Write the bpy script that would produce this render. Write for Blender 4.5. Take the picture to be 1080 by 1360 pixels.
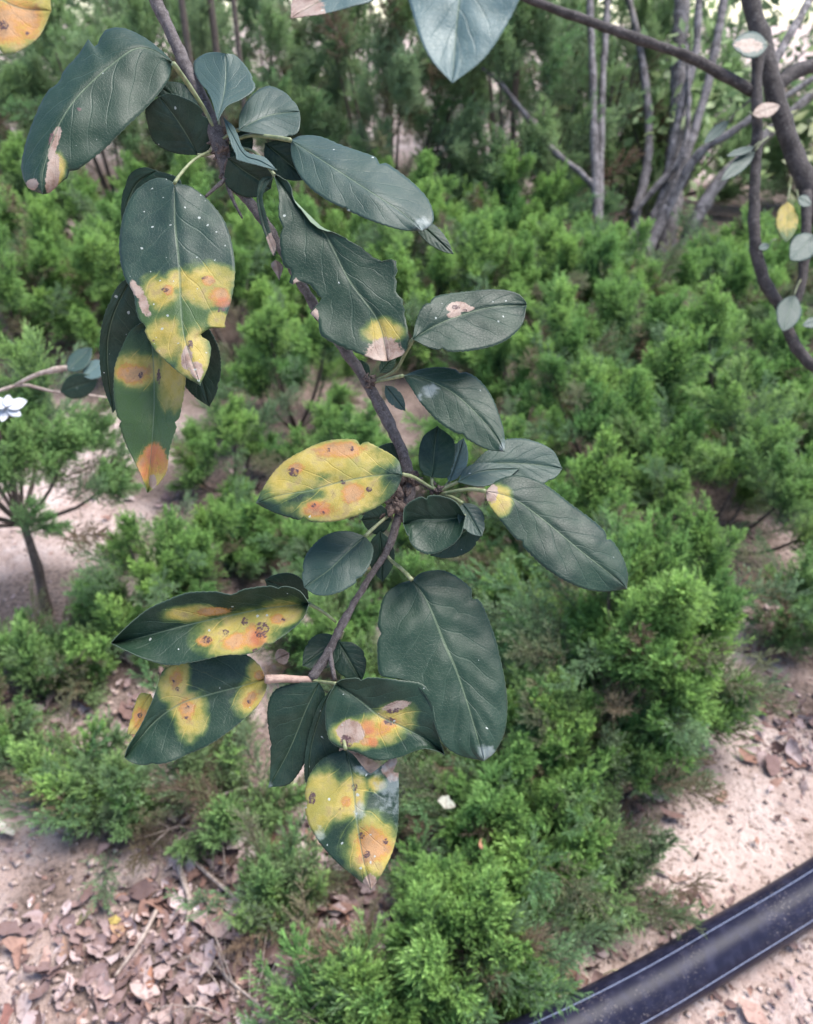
import bpy, math, random
import numpy as np
from mathutils import Vector, Matrix, Quaternion, noise

# ------------------------------------------------------------------ clear
for o in list(bpy.data.objects):
    bpy.data.objects.remove(o, do_unlink=True)
SC = bpy.context.scene
COL = SC.collection

# ------------------------------------------------------------------ camera
H = 1.30                      # camera height above the ground
PITCH = math.radians(31.0)    # looking down
FPX = 1080.0                  # focal length in photograph pixels (width 1080)
cam_d = bpy.data.cameras.new("camera")
cam_d.sensor_fit = 'HORIZONTAL'
cam_d.sensor_width = 36.0
cam_d.lens = 36.0 * FPX / 1080.0
cam_d.clip_start = 0.02
cam_d.clip_end = 3000.0
cam_d.dof.use_dof = True
cam_d.dof.focus_distance = 0.43
cam_d.dof.aperture_fstop = 15.5
CAM = bpy.data.objects.new("camera", cam_d)
CAM.location = (0, 0, H)
CAM.rotation_euler = (math.radians(90) - PITCH, 0, 0)
COL.objects.link(CAM)
SC.camera = CAM

# ------------------------------------------------------------------ world, sun, exposure
SUN_EL, SUN_AZ = math.radians(66.0), math.radians(78.0)   # azimuth clockwise from +Y
W = bpy.data.worlds.new("World")
SC.world = W
W.use_nodes = True
wn = W.node_tree
wn.nodes.clear()
sky = wn.nodes.new("ShaderNodeTexSky")
sky.sky_type = 'NISHITA'
sky.sun_disc = False
sky.sun_elevation = SUN_EL
sky.sun_rotation = SUN_AZ
sky.air_density = 1.0
sky.dust_density = 0.8
sky.ozone_density = 1.0
bg = wn.nodes.new("ShaderNodeBackground")
bg.inputs["Strength"].default_value = 0.105
wo = wn.nodes.new("ShaderNodeOutputWorld")
wn.links.new(sky.outputs[0], bg.inputs["Color"])
wn.links.new(bg.outputs[0], wo.inputs["Surface"])
sun_d = bpy.data.lights.new("sun", 'SUN')
sun_d.energy = 2.4
sun_d.angle = math.radians(38.0)
sun_d.color = (1.0, 0.96, 0.90)
SUN = bpy.data.objects.new("sun", sun_d)
sdir = Vector((math.sin(SUN_AZ) * math.cos(SUN_EL), math.cos(SUN_AZ) * math.cos(SUN_EL), math.sin(SUN_EL)))
SUN.rotation_euler = sdir.to_track_quat('Z', 'Y').to_euler()
SUN.location = (0, 0, 8)
COL.objects.link(SUN)
SC.render.engine = 'CYCLES'
SC.view_settings.view_transform = 'Standard'
SC.view_settings.look = 'None'
SC.view_settings.exposure = 1.95
SC.view_settings.gamma = 1.0
SC.view_settings.use_curve_mapping = False
SC.cycles.use_denoising = True
SC.cycles.max_bounces = 6
SC.cycles.diffuse_bounces = 3
SC.cycles.glossy_bounces = 2
SC.cycles.transmission_bounces = 3
SC.cycles.sample_clamp_indirect = 6.0

# ------------------------------------------------------------------ geometry helpers
cp, sp = math.cos(PITCH), math.sin(PITCH)
FWD, RGT, UPV = np.array((0, cp, -sp)), np.array((1.0, 0, 0)), np.array((0, sp, cp))
CAMP = np.array((0, 0, H))


def P(px, py, d):
    """World point seen along photo direction (px,py) at z-depth d."""
    return CAMP + d * (FWD + RGT * (px - 540) / FPX + UPV * (680 - py) / FPX)


def G(px, py, z=0.0):
    """World point on the plane at height z seen along photo direction (px,py)."""
    r = FWD + RGT * (px - 540) / FPX + UPV * (680 - py) / FPX
    t = (z - H) / r[2]
    return CAMP + t * r


def ground_z(x, y):
    n = noise.noise(Vector((x * 1.3, y * 1.3, 3.1))) * 0.022 + noise.noise(Vector((x * 4.1, y * 4.1, 7.7))) * 0.010
    n += noise.noise(Vector((x * 13, y * 13, 1.7))) * 0.005
    return n + max(0.0, y - 6.0) * 0.03


def mk_mesh(name, V, F, mats=(), smooth=True):
    me = bpy.data.meshes.new(name)
    me.from_pydata([tuple(v) for v in V], [], F)
    if smooth:
        me.polygons.foreach_set("use_smooth", [True] * len(me.polygons))
    for m in mats:
        me.materials.append(m)
    me.update()
    return me


def link(name, me, parent=None, loc=None):
    o = bpy.data.objects.new(name, me)
    COL.objects.link(o)
    if parent is not None:
        o.parent = parent
    if loc is not None:
        o.location = loc
    return o


def empty(name, loc):
    o = bpy.data.objects.new(name, None)
    o.empty_display_size = 0.05
    COL.objects.link(o)
    o.location = loc
    return o


def tag(o, label=None, cat=None, group=None, kind=None):
    if label: o["label"] = label
    if cat: o["category"] = cat
    if group: o["group"] = group
    if kind: o["kind"] = kind
    return o


def catmull(pts, n):
    """n points, evenly spaced by arc length, on a Catmull-Rom curve through pts."""
    p = np.asarray(pts, float)
    if len(p) == 2:
        t = np.linspace(0, 1, n)[:, None]
        return p[0] * (1 - t) + p[1] * t
    q = np.vstack([2 * p[0] - p[1], p, 2 * p[-1] - p[-2]])
    out = []
    for i in range(1, len(q) - 2):
        a, b, c, d = q[i - 1], q[i], q[i + 1], q[i + 2]
        for t in np.linspace(0, 1, 14, endpoint=False):
            out.append(0.5 * ((2 * b) + (c - a) * t + (2 * a - 5 * b + 4 * c - d) * t * t + (3 * b - a - 3 * c + d) * t ** 3))
    out.append(q[-2])
    out = np.array(out)
    s = np.concatenate([[0], np.cumsum(np.linalg.norm(np.diff(out, axis=0), axis=1))])
    u = np.linspace(0, s[-1], n)
    return np.stack([np.interp(u, s, out[:, k]) for k in range(out.shape[1])], 1)


def tube_geo(pts, radii, n=24, sides=8, bump=0.0, seed=0, freq=60.0):
    """Tapered, slightly knobbly tube: returns V, F."""
    pr = np.hstack([np.asarray(pts, float), np.asarray(radii, float)[:, None]])
    c = catmull(pr, n)
    V, F = [], []
    up = Vector((0.3, 0.2, 0.93))
    side = None
    for i in range(n):
        t = Vector(c[min(i + 1, n - 1), :3] - c[max(i - 1, 0), :3]).normalized()
        if side is None:
            side = t.cross(up)
            if side.length < 0.1: side = t.cross(Vector((1, 0, 0)))
        side = (side - t * side.dot(t)).normalized()
        oth = t.cross(side)
        for k in range(sides):
            a = 2 * math.pi * k / sides
            dv = side * math.cos(a) + oth * math.sin(a)
            p = Vector(c[i, :3])
            r = max(c[i, 3], 1e-5)
            if bump:
                r *= 1 + bump * noise.noise((p + dv * r) * freq + Vector((seed, 0, 0)))
            V.append(tuple(p + dv * r))
    for i in range(n - 1):
        for k in range(sides):
            k2 = (k + 1) % sides
            F.append((i * sides + k, i * sides + k2, (i + 1) * sides + k2, (i + 1) * sides + k))
    F.append(tuple(range(sides))[::-1])
    F.append(tuple((n - 1) * sides + k for k in range(sides)))
    return V, F


class Geo:
    def __init__(s): s.V, s.F = [], []
    def add(s, V, F):
        b = len(s.V)
        s.V.extend(V)
        s.F.extend(tuple(i + b for i in f) for f in F)
        return s
    def tube(s, *a, **k): return s.add(*tube_geo(*a, **k))
    def mesh(s, name, *mats, smooth=True): return mk_mesh(name, s.V, s.F, mats, smooth)


# ------------------------------------------------------------------ material helpers
class NT:
    def __init__(s, name):
        s.m = bpy.data.materials.new(name)
        s.m.use_nodes = True
        s.t = s.m.node_tree
        s.t.nodes.clear()
        s.out = s.t.nodes.new("ShaderNodeOutputMaterial")
    def n(s, typ, **kw):
        nd = s.t.nodes.new("ShaderNode" + typ)
        for k, v in kw.items():
            setattr(nd, k, v)
        return nd
    def l(s, a, b): s.t.links.new(a, b)
    def put(s, sock, v):
        if isinstance(v, bpy.types.NodeSocket): s.l(v, sock)
        else: sock.default_value = v
    def math(s, op, a, b=None, c=None, clamp=False):
        nd = s.n("Math", operation=op, use_clamp=clamp)
        s.put(nd.inputs[0], a)
        if b is not None: s.put(nd.inputs[1], b)
        if c is not None: s.put(nd.inputs[2], c)
        return nd.outputs[0]
    def step(s, v, lo, hi, tlo=0.0, thi=1.0):
        nd = s.n("MapRange", interpolation_type='SMOOTHSTEP')
        s.put(nd.inputs["Value"], v)
        nd.inputs["From Min"].default_value = lo
        nd.inputs["From Max"].default_value = hi
        nd.inputs["To Min"].default_value = tlo
        nd.inputs["To Max"].default_value = thi
        return nd.outputs[0]
    def mix(s, f, a, b, mode='MIX'):
        nd = s.n("Mix", data_type='RGBA', blend_type=mode)
        s.put(nd.inputs[0], f)
        for i, v in ((6, a), (7, b)):
            if isinstance(v, tuple): nd.inputs[i].default_value = (*v, 1) if len(v) == 3 else v
            else: s.l(v, nd.inputs[i])
        return nd.outputs[2]
    def noise(s, scale, detail=3.0, rough=0.55, vec=None, dist=0.0):
        nd = s.n("TexNoise")
        nd.inputs["Scale"].default_value = scale
        nd.inputs["Detail"].default_value = detail
        nd.inputs["Roughness"].default_value = rough
        nd.inputs["Distortion"].default_value = dist
        if vec is not None: s.l(vec, nd.inputs["Vector"])
        return nd
    def coord(s): return s.n("TexCoord").outputs["Object"]
    def attr(s, name, typ='GEOMETRY'): return s.n("Attribute", attribute_name=name, attribute_type=typ)
    def bsdf(s, color, rough=0.6, spec=0.5, normal=None, **kw):
        b = s.n("BsdfPrincipled")
        if isinstance(color, tuple): b.inputs["Base Color"].default_value = (*color, 1)
        else: s.l(color, b.inputs["Base Color"])
        s.put(b.inputs["Roughness"], rough)
        s.put(b.inputs["Specular IOR Level"], spec)
        if normal is not None: s.l(normal, b.inputs["Normal"])
        return b
    def bump(s, h, strength=0.5, dist=0.001, normal=None):
        nd = s.n("Bump")
        nd.inputs["Strength"].default_value = strength
        nd.inputs["Distance"].default_value = dist
        s.l(h, nd.inputs["Height"])
        if normal is not None: s.l(normal, nd.inputs["Normal"])
        return nd.outputs[0]
    def finish(s, shader): s.l(shader, s.out.inputs["Surface"]); return s.m
    def translucent(s, base, color, fac):
        tr = s.n("BsdfTranslucent")
        if isinstance(color, tuple): tr.inputs["Color"].default_value = (*color, 1)
        else: s.l(color, tr.inputs["Color"])
        mx = s.n("MixShader")
        s.put(mx.inputs[0], fac)
        s.l(base, mx.inputs[1]); s.l(tr.outputs[0], mx.inputs[2])
        return mx.outputs[0]


def mat_soil():
    t = NT("sandy_soil")
    c = t.coord()
    n1 = t.noise(2.3, 5, 0.6, c); n2 = t.noise(14, 6, 0.65, c); n3 = t.noise(95, 4, 0.6, c); n4 = t.noise(420, 3, 0.6, c)
    base = t.mix(t.step(n1.outputs[0], 0.38, 0.62), (0.30, 0.215, 0.185), (0.45, 0.355, 0.32))
    base = t.mix(t.math('MULTIPLY', t.step(n2.outputs[0], 0.42, 0.72), 0.75), base, (0.52, 0.425, 0.39))
    base = t.mix(t.math('MULTIPLY', t.step(n2.outputs[0], 0.46, 0.30), 0.75), base, (0.20, 0.14, 0.115))
    base = t.mix(t.step(n3.outputs[0], 0.46, 0.34), base, (0.20, 0.14, 0.115))
    base = t.mix(t.math('MULTIPLY', t.step(n4.outputs[0], 0.6, 0.72), 0.5), base, (0.56, 0.48, 0.44))
    h = t.math('ADD', t.math('MULTIPLY', n2.outputs[0], 1.2), t.math('ADD', t.math('MULTIPLY', n3.outputs[0], 0.5), t.math('MULTIPLY', n4.outputs[0], 0.16)))
    hu = t.attr("humus_shade").outputs["Fac"]
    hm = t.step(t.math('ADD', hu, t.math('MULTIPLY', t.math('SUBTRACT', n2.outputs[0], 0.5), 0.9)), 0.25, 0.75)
    base = t.mix(t.math('MULTIPLY', hm, 0.85), base, t.mix(t.step(n3.outputs[0], 0.4, 0.6), (0.055, 0.038, 0.030), (0.15, 0.105, 0.085)))  # dark litter, with the shade below the shrubs painted in
    return t.finish(t.bsdf(base, 0.93, 0.2, t.bump(h, 1.0, 0.018)).outputs[0])


def mat_bark(name, c0, c1, c2, scale=1.0, rough=0.8):
    t = NT(name)
    c = t.coord()
    n1 = t.noise(60 * scale, 5, 0.65, c); n2 = t.noise(260 * scale, 4, 0.6, c)
    col = t.mix(t.step(n1.outputs[0], 0.35, 0.65), c0, c1)
    col = t.mix(t.step(n2.outputs[0], 0.56, 0.70), col, c2)
    col = t.mix(t.math('MULTIPLY', t.step(n2.outputs[0], 0.44, 0.32), 0.7), col, (0.04, 0.03, 0.03))
    h = t.math('ADD', n1.outputs[0], t.math('MULTIPLY', n2.outputs[0], 0.6))
    return t.finish(t.bsdf(col, rough, 0.3, t.bump(h, 0.8, 0.004 / scale)).outputs[0])


def mat_foliage():
    t = NT("juniper_foliage")
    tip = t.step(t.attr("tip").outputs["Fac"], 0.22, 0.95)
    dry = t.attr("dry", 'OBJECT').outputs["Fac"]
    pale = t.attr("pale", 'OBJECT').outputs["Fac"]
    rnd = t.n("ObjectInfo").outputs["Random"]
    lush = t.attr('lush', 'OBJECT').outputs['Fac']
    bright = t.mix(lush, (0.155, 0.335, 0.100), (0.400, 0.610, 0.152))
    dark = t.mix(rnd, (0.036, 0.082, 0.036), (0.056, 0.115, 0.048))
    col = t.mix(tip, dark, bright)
    col = t.mix(t.math('MULTIPLY', dry, 0.85), col, t.mix(tip, (0.130, 0.140, 0.095), (0.240, 0.290, 0.170)))
    col = t.mix(t.math('MULTIPLY', pale, 0.8), col, (0.23, 0.30, 0.18))
    dead = t.attr('dead', 'OBJECT').outputs['Fac']
    col = t.mix(dead, col, t.mix(rnd, (0.10, 0.062, 0.042), (0.24, 0.165, 0.11)))
    b = t.bsdf(col, 0.5, 0.4)
    return t.finish(t.translucent(b.outputs[0], col, 0.34))


def leaf_veins(t, uvw):
    """midrib mask, lateral vein mask from the leaf's own (u,v) attribute."""
    sep = t.n("SeparateXYZ")
    t.l(uvw, sep.inputs[0])
    u, v = sep.outputs[0], sep.outputs[1]
    av = t.math('ABSOLUTE', v)
    nz = t.noise(2.2, 1, 0.4, uvw)
    wob = t.math('MULTIPLY', t.math('SUBTRACT', nz.outputs[0], 0.5), 0.09)
    sgn = t.math('MULTIPLY', t.math('SIGN', v), 0.035)
    w = t.math('SUBTRACT', t.math('ADD', t.math('ADD', u, wob), sgn), t.math('MULTIPLY', t.math('POWER', av, 0.8), 0.30))
    pp = t.math('PINGPONG', t.math('MULTIPLY', w, 7.0), 0.5)
    lat = t.math('MULTIPLY', t.step(pp, 0.060, 0.012), t.step(av, 0.95, 0.45))
    mid = t.step(t.math('ADD', av, t.math('MULTIPLY', u, 0.006)), 0.036, 0.012)
    return u, v, av, mid, lat, pp


def mat_leaf():
    t = NT("apple_leaf_upper_side")
    uvw = t.attr("luv").outputs["Vector"]
    u, v, av, mid, lat, pp = leaf_veins(t, uvw)
    c = t.coord()
    les = t.attr("les")
    sepc = t.n("SeparateColor")
    t.l(les.outputs["Color"], sepc.inputs[0])
    yel, ora, spot = sepc.outputs[0], sepc.outputs[1], sepc.outputs[2]
    nec = les.outputs["Alpha"]
    n1 = t.noise(160, 4, 0.6, c); n2 = t.noise(700, 3, 0.6, c); n3 = t.noise(60, 3, 0.5, c); n4 = t.noise(2200, 2, 0.5, c)
    rnd = t.n("ObjectInfo").outputs["Random"]
    jit0 = t.math('SUBTRACT', n1.outputs[0], 0.5)
    jit = t.math('MULTIPLY', t.math('SUBTRACT', n1.outputs[0], 0.5), 0.8)
    jit = t.math('ADD', jit, t.math('MULTIPLY', t.math('SUBTRACT', n3.outputs[0], 0.5), 1.3))
    jit2 = t.math('ADD', jit, t.math('MULTIPLY', t.math('SUBTRACT', n2.outputs[0], 0.5), 0.6))
    green = t.mix(rnd, (0.0075, 0.0195, 0.0125), (0.012, 0.029, 0.0175))
    green = t.mix(t.step(n3.outputs[0], 0.35, 0.7), green, (0.0105, 0.029, 0.0165))
    pale = t.attr("pale", 'OBJECT').outputs["Fac"]
    green = t.mix(pale, green, (0.082, 0.128, 0.128))  # pale tint: some leaves' own colour, sky sheen painted into others
    green = t.mix(t.math('MULTIPLY', lat, 0.20), green, (0.055, 0.085, 0.060))
    les2 = t.attr("les2")
    sep2 = t.n("SeparateColor"); t.l(les2.outputs["Color"], sep2.inputs[0])
    red, lgr, mil = sep2.outputs[0], sep2.outputs[1], sep2.outputs[2]
    green = t.mix(t.step(t.math('ADD', lgr, t.math('MULTIPLY', jit0, 0.5)), 0.1, 0.9), green, (0.040, 0.072, 0.022))
    y = t.math('ADD', yel, t.math('MULTIPLY', jit, t.step(yel, 0.02, 0.25)))
    y = t.math('ADD', y, t.math('MULTIPLY', t.math('MULTIPLY', lat, t.step(yel, 0.02, 0.4)), 0.18))
    col = t.mix(t.step(y, 0.08, 0.56), green, (0.075, 0.11, 0.030))
    yellow = t.mix(t.step(n1.outputs[0], 0.3, 0.7), (0.29, 0.215, 0.042), (0.38, 0.295, 0.092))
    col = t.mix(t.step(y, 0.34, 0.88), col, yellow)
    col = t.mix(t.math('MULTIPLY', t.math('MULTIPLY', t.step(n3.outputs[0], 0.48, 0.66), t.step(y, 0.4, 0.8)), 0.55), col, (0.15, 0.155, 0.035))
    o = t.math('ADD', ora, t.math('MULTIPLY', jit2, t.step(ora, 0.02, 0.3)))
    col = t.mix(t.step(o, 0.50, 0.95), col, (0.335, 0.150, 0.036))
    col = t.mix(t.math('MULTIPLY', t.step(o, 0.75, 1.1), 0.8), col, (0.34, 0.195, 0.10))
    col = t.mix(t.math('MULTIPLY', t.math('MULTIPLY', t.step(n1.outputs[0], 0.52, 0.68), t.step(yel, 0.45, 0.9)), 0.45), col, (0.24, 0.14, 0.07))
    col = t.mix(t.math('MULTIPLY', t.math('MULTIPLY', t.step(n2.outputs[0], 0.60, 0.70), t.step(o, 0.5, 0.9)), 0.6), col, (0.24, 0.09, 0.045))
    col = t.mix(t.math('MULTIPLY', t.step(t.math('ADD', red, jit), 0.4, 1.1), 0.7), col, (0.36, 0.095, 0.045))
    ne = t.math('ADD', nec, t.math('MULTIPLY', jit2, t.step(nec, 0.02, 0.3)))
    tan = t.mix(t.step(n1.outputs[0], 0.30, 0.65), (0.17, 0.105, 0.078), (0.32, 0.235, 0.195))
    col = t.mix(t.step(ne, 0.35, 0.55), col, tan)
    s = t.math('ADD', spot, t.math('MULTIPLY', jit2, t.step(spot, 0.02, 0.3)))
    col = t.mix(t.math('MULTIPLY', t.math('MULTIPLY', t.step(s, 0.45, 0.75), t.math('ADD', 0.35, t.step(n2.outputs[0], 0.42, 0.58))), 0.9, clamp=True), col, t.mix(n4.outputs[0], (0.040, 0.018, 0.020), (0.10, 0.052, 0.055)))
    col = t.mix(t.math('MULTIPLY', mid, 0.55), col, (0.115, 0.15, 0.09))
    # pale edge of the blade, dust specks
    col = t.mix(t.math('MULTIPLY', t.step(av, 0.982, 0.998), 0.3), col, (0.14, 0.17, 0.13))
    dust = t.attr("dust", 'OBJECT').outputs["Fac"]
    vor = t.n("TexVoronoi", feature='F1')
    vor.inputs["Scale"].default_value = 430
    t.l(c, vor.inputs["Vector"])
    vs = t.n("SeparateColor"); t.l(vor.outputs["Color"], vs.inputs[0])
    size = t.math('MULTIPLY', t.step(vs.outputs[0], 0.35, 1.0), 0.30)
    fl = t.math('LESS_THAN', t.math('ADD', vor.outputs["Distance"], t.math('MULTIPLY', t.math('SUBTRACT', n2.outputs[0], 0.5), 0.9)), size)
    fl = t.math('MULTIPLY', fl, t.math('LESS_THAN', vs.outputs[1], t.math('MULTIPLY', dust, 0.38)))
    col = t.mix(t.math('MULTIPLY', fl, 0.8), col, (0.36, 0.38, 0.35))
    col = t.mix(t.math('MULTIPLY', t.step(t.math('ADD', t.math('MULTIPLY', mil, 0.9), t.math('MULTIPLY', t.math('SUBTRACT', n1.outputs[0], 0.60), 2.4)), 0.20, 0.95), t.math('MULTIPLY', t.step(mil, 0.0, 0.2), 0.5)), col, (0.30, 0.33, 0.33))
    film = t.math('MULTIPLY', t.step(n1.outputs[0], 0.45, 0.8), 0.05)
    col = t.mix(film, col, (0.11, 0.13, 0.13))
    rough = t.math('ADD', t.math('MULTIPLY', n3.outputs[0], 0.22), t.math('ADD', 0.33, t.math('MULTIPLY', t.step(y, 0.2, 0.6), 0.15)))
    net = t.n("TexVoronoi", feature='DISTANCE_TO_EDGE')
    net.inputs["Scale"].default_value = 620
    t.l(c, net.inputs["Vector"])
    nl = t.step(net.outputs["Distance"], 0.10, 0.02)
    col = t.mix(t.math('MULTIPLY', nl, 0.10), col, (0.07, 0.10, 0.06))
    col = t.mix(t.math('MULTIPLY', t.step(n1.outputs[0], 0.42, 0.66), 0.30), col, t.mix(0.5, col, (0.045, 0.065, 0.040)))
    h = t.math('SUBTRACT', t.math('SUBTRACT', t.math('MULTIPLY', n2.outputs[0], 0.22), t.math('MULTIPLY', nl, 0.18)), t.math('ADD', t.math('MULTIPLY', mid, 0.8), t.math('MULTIPLY', lat, 0.55)))
    h = t.math('ADD', h, t.math('MULTIPLY', n4.outputs[0], 0.10))
    h = t.math('ADD', h, t.math('MULTIPLY', spot, 0.6))
    nrm = t.bump(h, 0.6, 0.0004)
    b = t.bsdf(col, rough, t.math('ADD', 0.23, t.math('MULTIPLY', pale, 0.1)), nrm)
    return t.finish(t.translucent(b.outputs[0], col, 0.08))


def mat_leaf_under():
    t = NT("apple_leaf_under_side")
    uvw = t.attr("luv").outputs["Vector"]
    u, v, av, mid, lat, pp = leaf_veins(t, uvw)
    c = t.coord()
    n = t.noise(300, 3, 0.6, c)
    col = t.mix(n.outputs[0], (0.09, 0.13, 0.085), (0.16, 0.20, 0.14))
    col = t.mix(t.math('MULTIPLY', t.math('MAXIMUM', mid, lat), 0.5), col, (0.30, 0.33, 0.22))
    return t.finish(t.bsdf(col, 0.7, 0.25).outputs[0])


def mat_simple(name, c0, c1, rough=0.6, spec=0.4, scale=200.0, bump=0.3):
    t = NT(name)
    n = t.noise(scale, 4, 0.6, t.coord())
    col = t.mix(t.step(n.outputs[0], 0.35, 0.65), c0, c1)
    return t.finish(t.bsdf(col, rough, spec, t.bump(n.outputs[0], bump, 0.002)).outputs[0])


def mat_dead_leaf():
    t = NT("dead_leaf")
    rnd = t.n("ObjectInfo").outputs["Random"]
    at = t.attr("rnd").outputs["Fac"]
    tint = t.attr("tint", 'OBJECT')
    tf = t.attr("tinted", 'OBJECT').outputs["Fac"]
    r = t.math('FRACT', t.math('ADD', rnd, at))
    ramp = t.n("ValToRGB")
    t.l(r, ramp.inputs[0])
    e = ramp.color_ramp.elements
    e[0].position, e[0].color = 0.0, (0.12, 0.075, 0.068, 1)
    e[1].position, e[1].color = 1.0, (0.52, 0.43, 0.415, 1)
    for p, cc in ((0.3, (0.25, 0.17, 0.16)), (0.5, (0.43, 0.335, 0.325)), (0.72, (0.17, 0.105, 0.095)), (0.86, (0.27, 0.15, 0.11))):
        x = e.new(p); x.color = (*cc, 1)
    n = t.noise(90, 4, 0.6, t.coord())
    col = t.mix(tf, ramp.outputs[0], tint.outputs["Color"])
    col = t.mix(t.math('MULTIPLY', t.step(n.outputs[0], 0.55, 0.35), 0.55), col, (0.13, 0.075, 0.06))
    b = t.bsdf(col, 0.75, 0.25, t.bump(n.outputs[0], 0.6, 0.003))
    return t.finish(t.translucent(b.outputs[0], col, 0.12))


def mat_wood_mass():
    t = NT("woodland_leaves")
    r = t.attr("rnd").outputs["Fac"]
    col = t.mix(r, (0.040, 0.075, 0.036), (0.13, 0.19, 0.085))
    return t.finish(t.translucent(t.bsdf(col, 0.6, 0.3).outputs[0], col, 0.4))


def mat_pipe():
    t = NT("black_polyethylene")
    c = t.coord()
    n = t.noise(45, 4, 0.6, c); n2 = t.noise(420, 3, 0.6, c); n3 = t.noise(9, 3, 0.6, c)
    col = t.mix(t.step(n.outputs[0], 0.42, 0.75), (0.009, 0.009, 0.020), (0.020, 0.020, 0.038))
    col = t.mix(t.math('MULTIPLY', t.step(n2.outputs[0], 0.62, 0.70), t.step(n3.outputs[0], 0.4, 0.6)), col, (0.26, 0.22, 0.20))
    rough = t.math('ADD', 0.26, t.math('MULTIPLY', n.outputs[0], 0.2))
    return t.finish(t.bsdf(col, rough, 0.11, t.bump(n2.outputs[0], 0.25, 0.001)).outputs[0])


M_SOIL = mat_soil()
M_TWIG = mat_bark("apple_twig_bark", (0.050, 0.040, 0.038), (0.105, 0.088, 0.086), (0.18, 0.158, 0.150), 6.0)
M_BARK = mat_bark("apple_tree_bark", (0.024, 0.019, 0.018), (0.056, 0.046, 0.044), (0.11, 0.098, 0.092), 0.9)
M_GREYBARK = mat_bark("grey_stem_bark", (0.050, 0.042, 0.042), (0.175, 0.155, 0.156), (0.30, 0.28, 0.275), 0.35)
M_DARKBARK = mat_bark("juniper_bark", (0.060, 0.045, 0.038), (0.12, 0.09, 0.075), (0.17, 0.135, 0.115), 1.0)
M_FOL = mat_foliage()
M_LEAF = mat_leaf()
M_UNDER = mat_leaf_under()
M_PET = mat_simple("leaf_stalk", (0.11, 0.13, 0.055), (0.18, 0.19, 0.10), 0.5, 0.4, 300)
M_PETRED = mat_simple("swollen_leaf_stalk", (0.24, 0.15, 0.12), (0.34, 0.23, 0.18), 0.6, 0.4, 300)
M_DEAD = mat_dead_leaf()
M_WOODS = mat_wood_mass()
M_PIPE = mat_pipe()
M_STRIPE = mat_simple("blue_stripe", (0.10, 0.125, 0.21), (0.17, 0.20, 0.30), 0.45, 0.5, 150, 0.1)
M_STICK = mat_simple("dry_stick", (0.20, 0.15, 0.125), (0.36, 0.29, 0.25), 0.85, 0.2, 120, 0.6)
M_STRAW = mat_simple("dry_grass", (0.34, 0.30, 0.19), (0.46, 0.42, 0.28), 0.8, 0.2, 120, 0.2)
M_BUD = mat_simple("bud_scales", (0.055, 0.038, 0.034), (0.13, 0.095, 0.08), 0.8, 0.2, 500, 0.8)
M_CHEW = mat_simple("chewed_brown_rim", (0.22, 0.13, 0.09), (0.42, 0.30, 0.22), 0.8, 0.2, 500, 0.5)
M_STONE = mat_simple("soil_crumb", (0.26, 0.185, 0.158), (0.40, 0.315, 0.28), 0.95, 0.15, 90, 0.8)

# ================================================================== SETTING
# ---- ground: fine near the camera, coarse out to the horizon
SHRUBS = []
def build_ground():
    def axis(lim, fine, n, far):
        a = list(np.linspace(-lim, lim, n)) if fine else []
        g = lim
        step = (2 * lim) / n
        while g < far:
            step *= 1.35
            g += step
            a.append(g); a.insert(0, -g)
        return a
    xs = axis(3.2, True, 230, 600)
    ys0 = list(np.linspace(-1.0, 6.5, 270))
    g, st = 6.5, 0.03
    while g < 900:
        st *= 1.25; g += st; ys0.append(g)
    g, st = -1.0, 0.05
    while g > -300:
        st *= 1.6; g -= st; ys0.insert(0, g)
    V, F = [], []
    for y in ys0:
        for x in xs:
            z = ground_z(x, y) if (abs(x) < 14 and -3 < y < 16) else max(0.0, min(y, 16) - 6.0) * 0.03
            V.append((x, y, z))
    nx = len(xs)
    for j in range(len(ys0) - 1):
        for i in range(nx - 1):
            a = j * nx + i
            F.append((a, a + 1, a + nx + 1, a + nx))
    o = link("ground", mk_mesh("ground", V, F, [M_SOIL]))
    tag(o, "pinkish sandy soil ground strewn with dead leaves", None, None, "structure")

build_ground()

# ---- distant woodland: one leafy mass far behind
def build_woods():
    rs = np.random.RandomState(5)
    cl = []
    for i in range(240):
        x = rs.uniform(-10, 10); y = rs.uniform(9, 15)
        z = rs.uniform(0.2, 5.2)
        if 1.6 < x * 9 / y < 5.5 and rs.rand() < 0.2: continue
        cl.append((x, y, z, rs.uniform(0.4, 0.9), rs.rand()))
    V, F, R = [], [], []
    for (x, y, z, r, cr) in cl:
        for k in range(150):
            d = rs.normal(size=3); d /= np.linalg.norm(d)
            p = np.array((x, y, z)) + d * r * rs.uniform(0.5, 1.0) * np.array((1, 1, 0.75))
            a = rs.normal(size=3); a /= np.linalg.norm(a)
            b = np.cross(a, rs.normal(size=3)); b /= np.linalg.norm(b)
            s = rs.uniform(0.05, 0.10)
            i0 = len(V)
            V += [p - a * s, p + b * s * 0.45, p + a * s, p - b * s * 0.45]
            F.append((i0, i0 + 1, i0 + 2, i0 + 3))
            R += [min(1, max(0, 0.55 * cr + 0.5 * rs.rand()))] * 4
    me = mk_mesh("woodland", V, F, [M_WOODS], smooth=False)
    at = me.attributes.new("rnd", 'FLOAT', 'POINT')
    at.data.foreach_set("value", np.array(R, dtype=np.float32))
    tag(link("woodland", me), "blurred mass of green woodland leaves far behind the trees", None, None, "stuff")

build_woods()

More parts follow.
